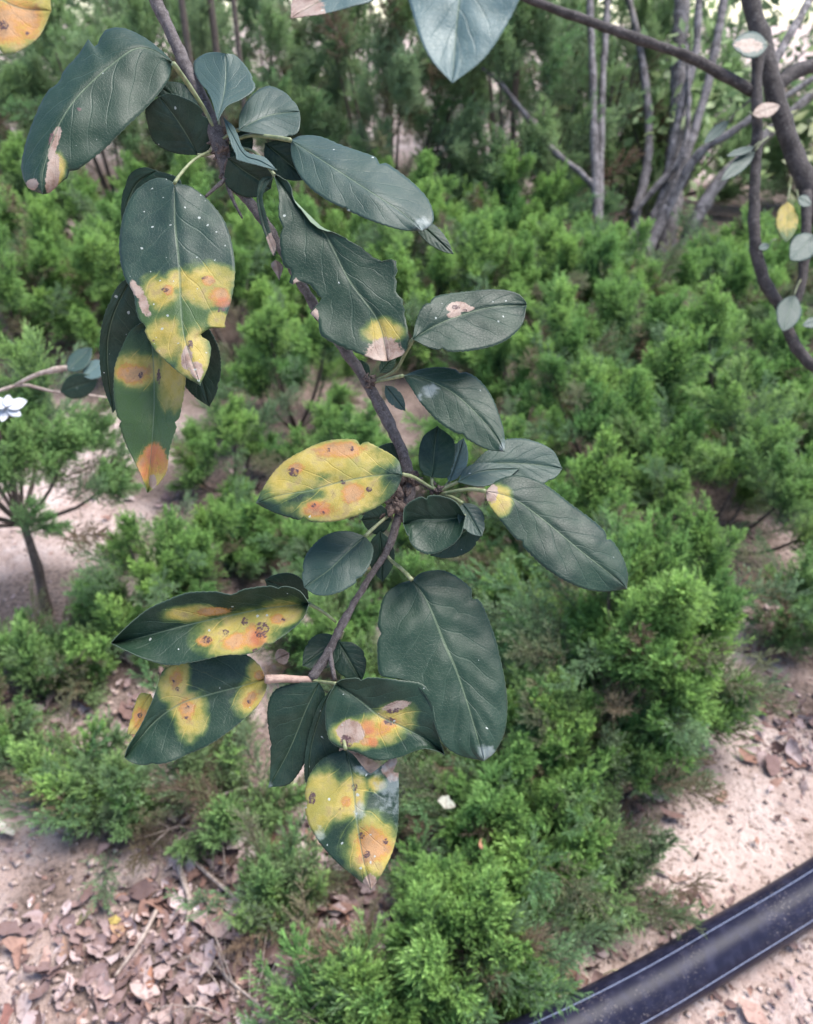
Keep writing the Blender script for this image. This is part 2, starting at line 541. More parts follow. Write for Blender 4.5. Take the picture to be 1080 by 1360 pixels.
# ================================================================== JUNIPERS
def sprig_mesh(seed, L=0.12, nb=32, droop=0.0, loose=1.0):
    """Plume of juniper: leader, spiralling branchlets, sub-branchlets, needles as thin triangles."""
    rs = np.random.RandomState(seed)
    V, F, T = [], [], []

    def needle(p, d, side, ln, w, tip):
        i = len(V)
        V.extend([p - side * w, p + side * w, p + d * ln])
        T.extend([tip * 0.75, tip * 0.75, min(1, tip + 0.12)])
        F.append((i, i + 1, i + 2))

    def clothe(path, t0, t1, ln, w, dens):
        n = max(3, int(dens))
        for k in range(n):
            f = (k + rs.rand() * 0.5) / n
            x = f * (len(path) - 1)
            i = min(int(x), len(path) - 2)
            p = path[i] * (1 - (x - i)) + path[i + 1] * (x - i)
            tg = path[i + 1] - path[i]
            tg = tg / (np.linalg.norm(tg) + 1e-9)
            a = k * 2.1 + rs.rand()
            q = np.cross(tg, (0.31, 0.77, 0.55)); q /= np.linalg.norm(q)
            r = np.cross(tg, q)
            sd = q * math.cos(a) + r * math.sin(a)
            d = tg * 0.95 + sd * 0.48
            d /= np.linalg.norm(d)
            needle(p, d, np.cross(d, sd + rs.normal(size=3) * 0.3), ln * rs.uniform(0.8, 1.25), w, t0 + (t1 - t0) * f)

    def prism(path, r0, r1, tip):
        for i in range(len(path) - 1):
            tg = path[i + 1] - path[i]
            q = np.cross(tg, (0.2, 0.9, 0.37)); q /= np.linalg.norm(q) + 1e-9
            r = np.cross(tg / (np.linalg.norm(tg) + 1e-9), q)
            b = len(V)
            for (pp, rr) in ((path[i], r0), (path[i + 1], r1)):
                for k in range(3):
                    a = 2.094 * k
                    V.append(pp + (q * math.cos(a) + r * math.sin(a)) * rr)
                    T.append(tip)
            for k in range(3):
                k2 = (k + 1) % 3
                F.append((b + k, b + k2, b + 3 + k2, b + 3 + k))

    bend = rs.normal(size=2) * 0.15
    ax = [np.array((bend[0] * L * t * t, bend[1] * L * t * t - droop * L * t * t, L * t)) for t in np.linspace(0, 1, 8)]
    prism(ax, 0.0013, 0.0006, 0.0)
    clothe(ax[4:], 0.6, 1.0, 0.0065, 0.0009, 16)
    for b in range(nb):
        s = 0.08 + 0.90 * (b + rs.rand() * 0.6) / nb
        x = s * 7; i = min(int(x), 6)
        p = ax[i] * (1 - (x - i)) + ax[i + 1] * (x - i)
        a = b * 2.4 + rs.rand() * 0.7
        el = math.radians(58 - 30 * s) * rs.uniform(0.8, 1.15)
        out = np.array((math.cos(a) * math.sin(el), math.sin(a) * math.sin(el), math.cos(el)))
        bl = L * (0.42 - 0.22 * s) * rs.uniform(0.75, 1.2)
        path = [p + out * bl * t + np.array((0, 0, bl * 0.35 * t * t)) for t in (0, .33, .66, 1)]
        t0 = 0.15 + 0.25 * s
        clothe(path, t0, 0.75 + 0.25 * s, 0.0066, 0.00085, 22 * loose)
        for m in range(7):
            f = 0.15 + 0.8 * m / 7
            xx = f * 3; j = min(int(xx), 2)
            pp = path[j] * (1 - (xx - j)) + path[j + 1] * (xx - j)
            sd = np.cross(out, rs.normal(size=3)); sd /= np.linalg.norm(sd) + 1e-9
            d = out * 0.85 + sd * 0.62 + np.array((0, 0, 0.25))
            d /= np.linalg.norm(d)
            sl = bl * 0.58 * (1.1 - f * 0.6)
            sub = [pp, pp + d * sl * 0.5, pp + d * sl]
            clothe(sub, t0 + 0.25 * f, min(1, 0.6 + 0.4 * f), 0.0058, 0.0008, 13 * loose)
    me = mk_mesh("juniper_sprig", V, F, [M_FOL], smooth=False)
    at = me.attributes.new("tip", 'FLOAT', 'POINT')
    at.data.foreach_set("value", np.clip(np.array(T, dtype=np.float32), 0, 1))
    return me

SPRIGS = [sprig_mesh(11 + i, droop=0.1 * i) for i in range(4)]
SPARSE = [sprig_mesh(31 + i, L=0.13, nb=18, droop=0.25, loose=0.7) for i in range(2)]


def z_to(d, roll):
    return Vector(d).to_track_quat('Z', 'Y') @ Quaternion((0, 0, 1), roll)


def juniper(px, py, r, h, tufts, label, seed, per=5, scale=1.0, dry=0.0, pale=0.0, stem_h=0.0, name="juniper_shrub",
            cat="juniper shrub", group="juniper shrubs among the soil", at=None, lean=(0, 0), lo=0.12):
    rs = np.random.RandomState(seed)
    if at is None:
        b = G(px, py); b = np.array((b[0], b[1], ground_z(b[0], b[1])))
    else:
        b = np.array((at[0], at[1], ground_z(at[0], at[1])))
    SHRUBS.append((b[0], b[1], r))
    root = empty(name, tuple(b))
    tag(root, label, cat, group)
    wood = Geo()
    if stem_h:
        wood.tube([(0, 0, -0.03), (0.01, 0, stem_h * 0.5), (0, 0.01, stem_h), (0.01, 0, h * 0.8)], [0.015, 0.012, 0.010, 0.004], 14, 7, 0.3, seed)
    tufts = max(5, int(tufts * 0.60))
    for k in range(int(tufts * 1.3)):      # old inner growth
        az, q = rs.rand() * 6.28, rs.uniform(.15, .85)
        o = bpy.data.objects.new('sprig', SPARSE[k % 2])
        COL.objects.link(o)
        o.parent = root
        o.location = (r * q * math.cos(az), r * q * math.sin(az), max(0.01, stem_h + (h - stem_h) * rs.uniform(.05, .7)))
        o.rotation_mode = 'QUATERNION'
        o.rotation_quaternion = z_to((math.cos(az), math.sin(az), rs.uniform(.2, 1.2)), rs.rand() * 6)
        s = scale * rs.uniform(.8, 1.2)
        o.scale = (s, s, s)
        o['dry'] = float(rs.uniform(.2, .7))
        if rs.rand() < .45: o['dead'] = float(rs.uniform(.5, 1.0))
    ga = rs.rand() * 6.28
    for k in range(tufts):
        f = (k + 0.5) / tufts
        ce = lo + (1 - lo) * f ** 0.8                  # height fraction, more tufts low and wide
        az = ga + k * 2.39996 + rs.normal() * 0.25
        rad = math.sqrt(max(0.02, 1 - (ce * 0.92) ** 2)) * rs.uniform(0.5, 1.1)
        zc = stem_h + (h - stem_h) * ce * rs.uniform(0.68, 1.12)
        c = np.array((r * rad * math.cos(az) + lean[0] * ce, r * rad * math.sin(az) + lean[1] * ce, zc))
        tx = c * np.array((1, 1, 1))
        outv = np.array((math.cos(az) * rad * 0.9, math.sin(az) * rad * 0.9, 0.55 + 0.6 * ce))
        outv /= np.linalg.norm(outv)
        start = np.array((0, 0, stem_h if stem_h else 0.0))
        midp = start * 0.45 + c * 0.55 - np.array((0, 0, 0.12 * h)) * (1 if not stem_h else 0.4)
        if rs.rand() < 0.8 and k % 2 == 0:
            wood.tube([start, midp, c], [0.007 * scale, 0.005 * scale, 0.002 * scale], 7, 4)
        tdir = outv * np.array((1, 1, .8)) + np.array((0, 0, .45)) + rs.normal(size=3) * 0.22
        tdir /= np.linalg.norm(tdir)
        ts = rs.uniform(.8, 1.2)
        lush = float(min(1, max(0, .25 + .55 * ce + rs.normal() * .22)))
        for j in range(per):
            d = tdir + (rs.normal(size=3) * 0.36 if j else 0)
            d /= np.linalg.norm(d)
            s = scale * ts * (1.12 if j == 0 else rs.uniform(0.6, 0.95))
            o = bpy.data.objects.new("sprig", SPARSE[rs.randint(0, 2)] if rs.rand() < 0.05 + 0.6 * dry else SPRIGS[rs.randint(0, 4)])
            COL.objects.link(o)
            o.parent = root
            back = c - tdir * 0.075 * s + rs.normal(size=3) * 0.008 * scale
            if back[2] < 0.0: back[2] = 0.005
            o.location = back
            o.rotation_mode = 'QUATERNION'
            o.rotation_quaternion = z_to(d, rs.rand() * 6.28)
            o.scale = (s, s, s)
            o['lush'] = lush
            if dry: o["dry"] = float(min(1, max(0, dry + rs.normal() * 0.25 - 0.5 * dry * (ce > 0.75))))
            if pale: o["pale"] = float(pale)
    if not wood.V:
        wood.tube([(0, 0, -0.02), (0.02, 0, h * 0.5)], [0.005, 0.002], 5, 5)
    link("stem", wood.mesh("juniper_stem", M_DARKBARK), root)
    return root


J = [
 # px, py, r, h, tufts, kwargs, label
 (815, 985, .21, .50, 50, dict(lean=(.07, .03), scale=1.15), "large bright green juniper shrub right of the hanging branch above the bare soil"),
 (1068, 850, .12, .22, 14, dict(pale=.3), "small blue-green juniper cut by the right edge above the bare soil"),
 (745, 800, .22, .34, 28, dict(scale=1.1), "dark juniper behind the tip of the longest right-hand leaf"),
 (930, 725, .28, .42, 34, dict(dry=.1, scale=1.15), "dark shaded juniper just behind the large bright shrub"),
 (1075, 665, .30, .36, 30, dict(dry=.2, scale=1.2), "dull juniper at the right edge under the curved apple limb"),
 (640, 690, .24, .36, 28, dict(scale=1.15), "juniper behind the small leaves right of the middle leaf cluster"),
 (800, 640, .30, .45, 36, dict(scale=1.25), "wide mid-green juniper in the middle distance right of the branch"),
 (960, 600, .34, .46, 38, dict(scale=1.3), "wide juniper in the middle distance near the right-hand limb"),
 (700, 560, .34, .46, 36, dict(scale=1.35), "rounded juniper behind the leaf with the pink scar"),
 (850, 530, .38, .40, 40, dict(scale=1.4), "spreading juniper right below the many-stemmed tree"),
 (1070, 480, .42, .30, 34, dict(scale=1.35, dry=.7, pale=.2), "dry greyish juniper under the hanging leaves of the curved limb"),
 (560, 470, .42, .55, 40, dict(scale=1.5), "juniper close behind the ragged chewed leaf on its right side"),
 (690, 450, .42, .55, 42, dict(scale=1.5), "juniper below the tip of the shiny blue-grey leaf"),
 (780, 440, .42, .46, 42, dict(scale=1.5), "juniper at the foot of the thin forked stem"),
 (930, 450, .44, .34, 42, dict(scale=1.5), "juniper in front of the foot of the many-stemmed tree"),
 (470, 680, .18, .33, 22, dict(scale=1.1), "bright juniper close behind the branch above the middle cluster"),
 (395, 570, .28, .48, 34, dict(scale=1.2), "juniper left of the branch behind the ragged chewed leaf"),
 (310, 650, .16, .28, 18, dict(scale=1.05), "upright juniper right of the long hanging leaf"),
 (30, 470, .44, .66, 48, dict(scale=1.5), "tall bright juniper at the left edge behind the dry twig"),
 (170, 465, .42, .62, 46, dict(scale=1.5), "tall juniper behind the big yellow-ended leaf"),
 (310, 480, .40, .60, 44, dict(scale=1.5), "juniper behind the top leaf cluster of the branch"),
 (440, 440, .42, .60, 44, dict(scale=1.5), "juniper between the top leaf cluster and the ragged chewed leaf"),
 (25, 925, .12, .10, 10, dict(dry=.2), "low juniper at the left edge above the dark tuft"),
 (150, 890, .11, .11, 9, dict(dry=.15), "low juniper under the large pink-brown fallen leaf"),
 (205, 1060, .12, .08, 9, dict(dry=.5, per=3), "straggly low juniper below the lower left leaf"),
 (95, 1050, .08, .07, 8, dict(dry=.5, per=3), "thin low juniper on the pale soil at the lower left"),
 (330, 1090, .09, .08, 7, dict(dry=.6, per=3), "dull juniper on dark litter left of the lowest yellow leaf"),
 (350, 740, .10, .15, 12, dict(), "small juniper below the yellow rust-patched leaf"),
 (430, 770, .13, .18, 14, dict(), "juniper behind the rounded dull blue-grey leaf"),
 (445, 880, .13, .16, 14, dict(dry=.2), "low juniper behind the lower twig between the spotted leaves"),
 (500, 960, .12, .12, 12, dict(dry=.35), "low shaded juniper behind the dark lower leaves"),
 (575, 800, .15, .22, 16, dict(dry=.1), "juniper behind the upper edge of the big dark veined leaf"),
 (240, 400, .46, .66, 40, dict(scale=1.7), "juniper seen below the ragged edge of the upper left leaf"),
 (400, 395, .46, .66, 40, dict(scale=1.7), "juniper behind the shiny blue-grey leaf"),
 (530, 400, .46, .62, 40, dict(scale=1.7), "juniper right of the shiny blue-grey leaf tip"),
 (680, 375, .46, .58, 40, dict(scale=1.7), "juniper left of the foot of the thin forked stem"),
 (1050, 380, .42, .40, 40, dict(scale=1.7), "juniper right of the foot of the many-stemmed tree"),
 (975, 385, .34, .30, 30, dict(scale=1.6), "low juniper against the right foot of the many-stemmed tree"),
 (90, 400, .46, .70, 40, dict(scale=1.7), "pale bright juniper at the left below the orange leaf"),
 (225, 835, .14, .30, 20, dict(), "small upright juniper above the folded spotted leaf"),
 (300, 770, .12, .20, 14, dict(), "little juniper left of the yellow spotted leaf tip"),
 (80, 885, .15, .08, 12, dict(dry=.3), "low mossy juniper left of the folded spotted leaf"),
 (150, 1085, .10, .06, 7, dict(dry=.6, per=3), "low dry juniper on pale litter at the lower left"),
 (300, 1020, .14, .08, 9, dict(dry=.5, per=3), "flat shaded juniper under the lower spotted leaves"),
 (385, 1200, .06, .08, 7, dict(dry=.5), "thin straggling juniper left of the lowest yellow leaf"),
 (-15, 1020, .08, .13, 8, dict(dry=.3, scale=.9), "dark juniper tuft cut by the left edge over pale soil"),
 (610, 1290, .125, .17, 22, dict(), "fluffy bright juniper at the bottom under the lowest leaf"),
 (480, 1375, .09, .11, 13, dict(dry=.2), "juniper at the bottom edge left of the fluffy bright one"),
 (690, 1140, .13, .22, 20, dict(), "bright tufted juniper right below the big dark veined leaf"),
 (770, 1070, .14, .25, 20, dict(dry=.2), "darker juniper between the tufted one and the bare soil"),
 (590, 1080, .13, .13, 13, dict(dry=.5), "thin greyish juniper behind the lower leaves of the branch"),
 (700, 900, .15, .22, 18, dict(dry=.6), "half dry juniper with pale twigs beside the big dark veined leaf"),
 (795, 1190, .08, .05, 7, dict(dry=.6), "flat dry juniper end lying on the soil near the pipe"),
 (650, 1010, .13, .18, 15, dict(dry=.3), "juniper straight behind the pale tip of the big veined leaf"),
]
for i, (px, py, r, h, n, kw, lab) in enumerate(J):
    juniper(px, py, r, h, n, lab, 100 + i, **kw)
juniper(62, 815, .25, .66, 46, "small juniper on a bare dark stem at the left edge", 171, stem_h=.27, pale=.25)

# ---- tall background junipers and thin trunks
BT = [(-2.7, 4.9, .8, 1.45, .0, "pale green tall conifer at the far left behind the orange leaf"),
      (-1.75, 5.3, .75, 1.5, .2, "tall conifer behind the ragged leaf at the upper left"),
      (-0.85, 5.4, .65, 1.6, .55, "grey-green conifer between the dark trunks and the pale hanging leaf tip"),
      (-0.1, 5.3, .65, 1.7, .5, "dark conifer directly behind the pale hanging leaf tip"),
      (0.65, 5.4, .6, 1.6, .45, "conifer left of the thin forked stem"),
      (1.35, 6.2, .6, 1.6, .2, "conifer between the thin forked stem and the many-stemmed tree"),
      (2.15, 7.0, .7, 1.2, .1, "light green conifer far behind the many-stemmed tree"),
      (3.3, 6.6, .8, 1.1, .0, "fresh green conifer behind the curved limb at the right edge"),
      (-4.0, 7.5, 1.1, 2.4, .3, "big conifer beyond the others at the far left"),
      (-2.3, 7.8, 1.0, 2.4, .5, "big grey-green conifer beyond the dark trunks"),
      (-.4, 7.8, 1.0, 2.5, .5, "big conifer far behind the hanging branch")]
for i, (x, y, r, h, dr, lab) in enumerate(BT):
    juniper(0, 0, r, h, 56, lab, 300 + i, per=5, scale=2.4, dry=dr * .8, pale=.6, stem_h=.05, name="conifer_tree", cat="conifer",
            group="tall conifers in the background", at=(x, y), lo=0.05)

def leafy_shrub(name, label, x, y, h, r, n, size, c0, c1, seed):
    """Loose broad-leaved shrub: stems plus one foliage part of leaf-sized faces."""
    rs = np.random.RandomState(seed)
    b = np.array((x, y, ground_z(x, y)))
    root = empty(name, tuple(b))
    tag(root, label, "shrub")
    g = Geo()
    V, F = [], []
    for k in range(9):
        e = np.array((rs.normal() * r * .6, rs.normal() * r * .6, h * rs.uniform(.5, 1.0)))
        g.tube([(0, 0, -.05), e * (.4, .4, .55), e], [.016, .011, .004], 9, 5)
        for j in range(n // 9):
            p = e * rs.uniform(.35, 1.05) + rs.normal(size=3) * r * .28
            a = rs.normal(size=3); a /= np.linalg.norm(a)
            q = np.cross(a, rs.normal(size=3)); q /= np.linalg.norm(q)
            s = size * rs.uniform(.6, 1.2)
            i0 = len(V)
            V += [p - a * s, p + q * s * .5, p + a * s, p - q * s * .5]
            F.append((i0, i0 + 1, i0 + 2, i0 + 3))
    t = NT("pale_shrub_leaves")
    nn = t.noise(7, 3, .6, t.coord())
    col = t.mix(t.step(nn.outputs[0], .35, .65), c0, c1)
    link("stem", g.mesh("shrub_stem", M_GREYBARK), root)
    f = link("foliage", mk_mesh("shrub_foliage", V, F, [t.finish(t.translucent(t.bsdf(col, .5, .4).outputs[0], col, .45))], smooth=False), root)
    f["kind"] = "stuff"

leafy_shrub("pale_leafy_shrub", "pale yellow-green leafy shrub glowing behind the curved limb at the upper right", 2.75, 5.2, 1.35, .55, 700, .055, (.42, .46, .22), (.62, .62, .38), 8)
leafy_shrub("leafy_shrub", "light green leafy shrub behind the grey stems of the many-stemmed tree", 1.75, 6.0, 1.6, .6, 1100, .05, (.16, .26, .10), (.34, .42, .20), 9)

def trunk_tree(name, label, cat, base, stems, group=None, mat=M_GREYBARK, part="stem"):
    root = empty(name, tuple(base))
    tag(root, label, cat, group)
    for (pts, rad) in stems:
        g = Geo().tube([np.array(p) - base for p in pts], np.array(rad) * .74, 44, 9, 0.4, len(pts), 14.0)
        link(part, g.mesh(name + "_" + part, mat), root)
    return root

for i, (px, y, rr) in enumerate([(318, 4.8, .026), (346, 5.0, .030), (368, 4.7, .020), (268, 5.2, .024)]):
    x = (px - 540) / 1080 * y / cp
    zz = ground_z(x, y)
    b = np.array((x, y, zz))
    trunk_tree("slender_tree", ["leftmost of the three dark trunks behind the top leaf cluster", "middle of the three dark trunks behind the top leaf cluster",
               "rightmost of the three dark trunks behind the top leaf cluster", "dim trunk behind the upper stalk of the branch"][i], "tree", b,
               [([b + (0, 0, -.1), b + (.03, 0, 1.2), b + (-.04, .02, 2.6)], [rr, rr * .85, rr * .6])], "thin trunks in the background", M_DARKBARK, "trunk")

# ---- soil darkened round each shrub's foot: needle litter plus painted-in shade of the gaps
def lay_humus_shade():
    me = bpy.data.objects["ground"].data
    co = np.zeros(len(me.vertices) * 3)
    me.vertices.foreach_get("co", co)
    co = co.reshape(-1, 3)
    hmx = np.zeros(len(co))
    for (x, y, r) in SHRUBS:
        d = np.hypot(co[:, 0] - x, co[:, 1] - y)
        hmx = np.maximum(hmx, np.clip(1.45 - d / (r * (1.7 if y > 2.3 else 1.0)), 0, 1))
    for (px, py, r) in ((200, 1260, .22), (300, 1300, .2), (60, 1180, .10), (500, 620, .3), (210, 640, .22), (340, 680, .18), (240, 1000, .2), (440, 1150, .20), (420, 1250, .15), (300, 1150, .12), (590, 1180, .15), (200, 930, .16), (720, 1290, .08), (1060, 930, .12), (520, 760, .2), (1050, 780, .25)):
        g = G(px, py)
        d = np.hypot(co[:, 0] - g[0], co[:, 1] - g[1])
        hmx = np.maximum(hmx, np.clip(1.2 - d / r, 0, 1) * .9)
    at = me.attributes.new("humus_shade", 'FLOAT', 'POINT')
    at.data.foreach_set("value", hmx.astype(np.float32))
lay_humus_shade()

# ---- many-stemmed tree behind the junipers, and the thin forked stem left of it
DB = 5.0
b = G(868, 372); b[2] = ground_z(b[0], b[1])
dB = float(np.dot(b - CAMP, FWD))
def pb(px, py, dd=0.0): return P(px, py, dB + dd)
trunk_tree("grey_stemmed_tree", "grey tree with several stems fanning from one foot among junipers", "tree", b, [
    ([pb(842, 385), pb(855, 345), pb(880, 290), pb(905, 225), pb(938, 120), pb(962, 0), pb(985, -120)], [.055, .052, .046, .040, .034, .032, .028]),
    ([pb(872, 385, .15), pb(885, 330, .15), pb(900, 200, .2), pb(903, 70, .25), pb(908, -120, .3)], [.085, .08, .072, .066, .058]),
    ([pb(890, 375, .05), pb(915, 310), pb(950, 248), pb(990, 205), pb(1090, 115), pb(1200, 20)], [.062, .056, .050, .042, .034, .028]),
    ([pb(830, 375, .1), pb(845, 290, .15), pb(862, 190, .2), pb(853, 80, .25), pb(832, -20, .3), pb(820, -120, .3)], [.045, .042, .036, .03, .026, .022]),
    ([pb(880, 295), pb(920, 215, -.1), pb(965, 180, -.2), pb(1010, 150, -.25), pb(1095, 95, -.3)], [.036, .033, .030, .026, .022]),
    ([pb(855, 320, .1), pb(882, 250, .1), pb(900, 160, .05), pb(925, 60), pb(930, -100)], [.035, .036, .034, .03, .026]),
    ([pb(838, 285, .1), pb(880, 240, .05), pb(908, 200, 0), pb(915, 140, 0), pb(912, 60, 0)], [.03, .028, .022, .018, .014]),
])
b2 = G(800, 400); b2[2] = ground_z(b2[0], b2[1])
d2 = float(np.dot(b2 - CAMP, FWD))
def p2(px, py, dd=0.0): return P(px, py, d2 + dd)
trunk_tree("forked_tree", "thin grey double stem with one branch reaching up left", "tree", b2, [
    ([p2(797, 405), p2(794, 300), p2(791, 240), p2(788, 120), p2(784, 0), p2(782, -120)], [.036, .036, .034, .030, .027, .024]),
    ([p2(796, 300, .05), p2(797, 235, .06), p2(801, 110, .06), p2(807, 0, .08), p2(812, -120, .1)], [.028, .028, .026, .023, .02]),
    ([p2(790, 248), p2(770, 228), p2(735, 200), p2(700, 155), p2(664, 110), p2(640, 90)], [.026, .024, .022, .020, .016, .012]),
    ([p2(664, 112), p2(660, 90), p2(655, 70)], [.013, .011, .008]),
])

# ================================================================== PIPE
def build_pipe():
    R = 0.043
    pts = [G(x, y, R) for (x, y) in ((540, 1452), (650, 1416), (760, 1367), (860, 1315), (960, 1256), (1080, 1183), (1180, 1112), (1300, 1015))]
    pts = [np.array((p[0], p[1], R - .004)) for p in pts]
    c = catmull(pts, 90)
    ns = 40
    def ring(i, a, r):
        t = c[min(i + 1, 89)] - c[max(i - 1, 0)]
        t /= np.linalg.norm(t)
        s = np.cross(t, (0, 0, 1)); s /= np.linalg.norm(s)
        u = np.cross(s, t)
        return c[i] + (s * math.cos(a) + u * math.sin(a)) * r
    V, F = [], []
    for i in range(90):
        for k in range(ns): V.append(ring(i, 2 * math.pi * k / ns, R))
    for i in range(89):
        for k in range(ns):
            k2 = (k + 1) % ns
            F.append((i * ns + k, (i + 1) * ns + k, (i + 1) * ns + k2, i * ns + k2))
    pipe = link("water_pipe", mk_mesh("water_pipe", V, F, [M_PIPE]))
    tag(pipe, "thick black plastic water pipe with thin blue stripes lying on the soil", "pipe")
    for a0 in (math.radians(108), math.radians(22), math.radians(200), math.radians(-70)):
        V, F = [], []
        for i in range(90):
            for da, dr in ((-.017, -.0006), (-.011, .0004), (.011, .0004), (.017, -.0006)):
                V.append(ring(i, a0 + da, R + dr))
        for i in range(89):
            for k in range(3):
                F.append((i * 4 + k, (i + 1) * 4 + k, (i + 1) * 4 + k + 1, i * 4 + k + 1))
        link("stripe", mk_mesh("pipe_stripe", V, F, [M_STRIPE]), pipe)

build_pipe()

# ================================================================== LEAVES traced as own shapes with their own depth
def smooth01(x): x = np.clip(x, 0, 1); return x * x * (3 - 2 * x)


def leaf_from(name, M, Lo, Ro, d, sx=0.0, sy=-0.3, fold=0.0, curl=0.0, les=(), dust=0.12, pale=0.0, U=56, VS=12, parent=None,
              label=None, quilt=0.00007, wave=0.0011, seed=0, teeth=0.7, mats=None, notch=1):
    """Leaf blade between outlines Lo and Ro about midrib M (photo px), set at depth d with its own tilt, fold and curl."""
    m = catmull(M, U + 1)
    l = catmull(Lo, U + 1)
    r = catmull(Ro, U + 1)
    rs = np.random.RandomState(seed + 17)
    for e in (l, r):
        w = np.sin(np.pi * np.linspace(0, 1, U + 1)) ** 0.5
        dn = e - m
        dn = dn / (np.linalg.norm(dn, axis=1)[:, None] + 1e-6)
        e += dn * (((np.arange(U + 1) % 2) - 0.5) * teeth + rs.normal(size=U + 1) * 0.25 * teeth)[:, None] * w[:, None]
    for e in (l, r):
        for q in range(notch):
            c0, wd, dp = rs.uniform(.15, .9) * U, rs.uniform(.7, 1.6), rs.uniform(.05, .16)
            k_ = dp * np.exp(-((np.arange(U + 1) - c0) / wd) ** 2)[:, None]
            e += (m - e) * k_
    for e in (l, r):
        e[0] = m[0] + (e[1] - m[0]) * 0.15
        e[-1] = m[-1] + (e[-2] - m[-1]) * 0.10
    vs = np.concatenate([-np.linspace(1, 0, VS + 1), np.linspace(0, 1, VS + 1)[1:]])
    nv = len(vs)
    cx, cy = m.mean(0)
    k = d / FPX
    pix = np.zeros((U + 1, nv, 2))
    for j, v in enumerate(vs):
        e = l if v < 0 else r
        a = abs(v)
        pix[:, j] = m * (1 - a) + e * a
    u = np.linspace(0, 1, U + 1)[:, None] * np.ones((1, nv))
    v = np.ones((U + 1, 1)) * vs[None, :]
    av = np.abs(v)
    dep = d + (sx * (pix[..., 0] - cx) + sy * (pix[..., 1] - cy)) * k
    dep += -fold * av ** 1.2 + curl * (u - 0.35) ** 2 * 2.0
    vein = np.cos(2 * np.pi * 7.0 * (u - 0.30 * av ** 0.8 + 0.035 * np.sign(v)))
    dep += quilt * vein * np.sin(np.pi * np.clip(av, 0, 1)) * smooth01(u * 5)
    dep += 0.0009 * np.exp(-(av / 0.09) ** 2)
    base = P(M[0][0], M[0][1], d + (sx * (M[0][0] - cx) + sy * (M[0][1] - cy)) * k)
    V = np.zeros((U + 1, nv, 3))
    for i in range(U + 1):
        for j in range(nv):
            x, y = pix[i, j]
            nz = noise.noise(Vector((x * 0.022, y * 0.022, seed * 3.7))) * wave * 2.2 + noise.noise(Vector((x * 0.055, y * 0.055, seed * 1.7))) * wave * 0.25
            V[i, j] = P(x, y, dep[i, j] + nz)
    org = np.array(parent.location) if parent is not None else base
    Vl = (V - org).reshape(-1, 3)
    F = []
    for i in range(U):
        for j in range(nv - 1):
            a = i * nv + j
            F.append((a, a + 1, a + nv + 1, a + nv))
    # orientation: face the camera side up
    a, b_, c_ = Vl[F[len(F) // 2][0]], Vl[F[len(F) // 2][1]], Vl[F[len(F) // 2][2]]
    nrm = np.cross(b_ - a, c_ - b_)
    if np.dot(nrm, CAMP - (org + a)) < 0:
        F = [f[::-1] for f in F]
    me = mk_mesh(name, Vl, F, mats or [M_LEAF, M_UNDER])
    at = me.attributes.new("luv", 'FLOAT_VECTOR', 'POINT')
    at.data.foreach_set("vector", np.stack([u, v, np.zeros_like(u)], -1).reshape(-1).astype(np.float32))
    C = np.zeros((U + 1, nv, 4), dtype=np.float32)
    C2 = np.zeros((U + 1, nv, 4), dtype=np.float32)
    for it in les:
        C_, ch = (C, 'yosn'.index(it[0])) if it[0] in 'yosn' else (C2, 'rgm'.index(it[0]))
        lx, ly, rx = it[1], it[2], it[3]
        ry = it[4] if len(it) > 4 else rx
        ang = math.radians(it[5]) if len(it) > 5 else 0.0
        gx, gy = pix[..., 0] - lx, pix[..., 1] - ly
        a_ = gx * math.cos(ang) + gy * math.sin(ang)
        b_ = -gx * math.sin(ang) + gy * math.cos(ang)
        q = np.sqrt((a_ / rx) ** 2 + (b_ / ry) ** 2)
        f = np.clip(1.5 - q, 0, 1.0) if it[0] != 's' else np.clip(1.45 - q, 0, 1)
        C_[..., ch] = np.maximum(C_[..., ch], f)
    ca = me.attributes.new("les", 'FLOAT_COLOR', 'POINT')
    ca.data.foreach_set("color", C.reshape(-1))
    ca = me.attributes.new("les2", 'FLOAT_COLOR', 'POINT')
    ca.data.foreach_set("color", C2.reshape(-1))
    o = link(name, me, parent)
    if label: o["label"] = label
    o["dust"] = float(dust)
    if pale: o["pale"] = float(pale)
    so = o.modifiers.new("thickness", 'SOLIDIFY')
    so.thickness = 0.00035 * (d / 0.42)
    so.offset = -1.0
    so.material_offset = 1
    so.material_offset_rim = 0
    return o


def ell(bx, by, tx, ty, w, bend=0.0, shape=0.45):
    """Leaf outline from base, tip and full width: midrib, left, right point lists."""
    bse, tip = np.array((bx, by), float), np.array((tx, ty), float)
    ax = tip - bse
    n = np.array((-ax[1], ax[0])) / (np.linalg.norm(ax) + 1e-9)
    M, L, R = [], [], []
    for t in np.linspace(0, 1, 9):
        c = bse + ax * t + n * bend * 4 * t * (1 - t)
        hw = 0.5 * w * (math.sin(math.pi * t ** (0.9 if shape < .5 else 1.1)) ** 0.75)
        M.append(c); L.append(c + n * hw); R.append(c - n * hw)
    return M, L, R


BR = empty("apple_branch", tuple(P(215, 0, 0.445)))
tag(BR, "leafy apple branch hanging in front, its leaves blotched with yellow rust", "branch")
BO = np.array(BR.location)


def twig(pts, rad, mat=M_TWIG, name="twig", sides=10, n=40, bump=0.32, parent=BR, label=None, freq=350.0):
    org = np.array(parent.location) if parent in (BR,) else np.zeros(3)
    w = [P(*p) for p in pts]
    g = Geo().tube([q - org for q in w], rad, n, sides, bump, len(pts), freq)
    o = link(name, g.mesh("apple_" + name, mat), parent)
    if label: o["label"] = label
    return o

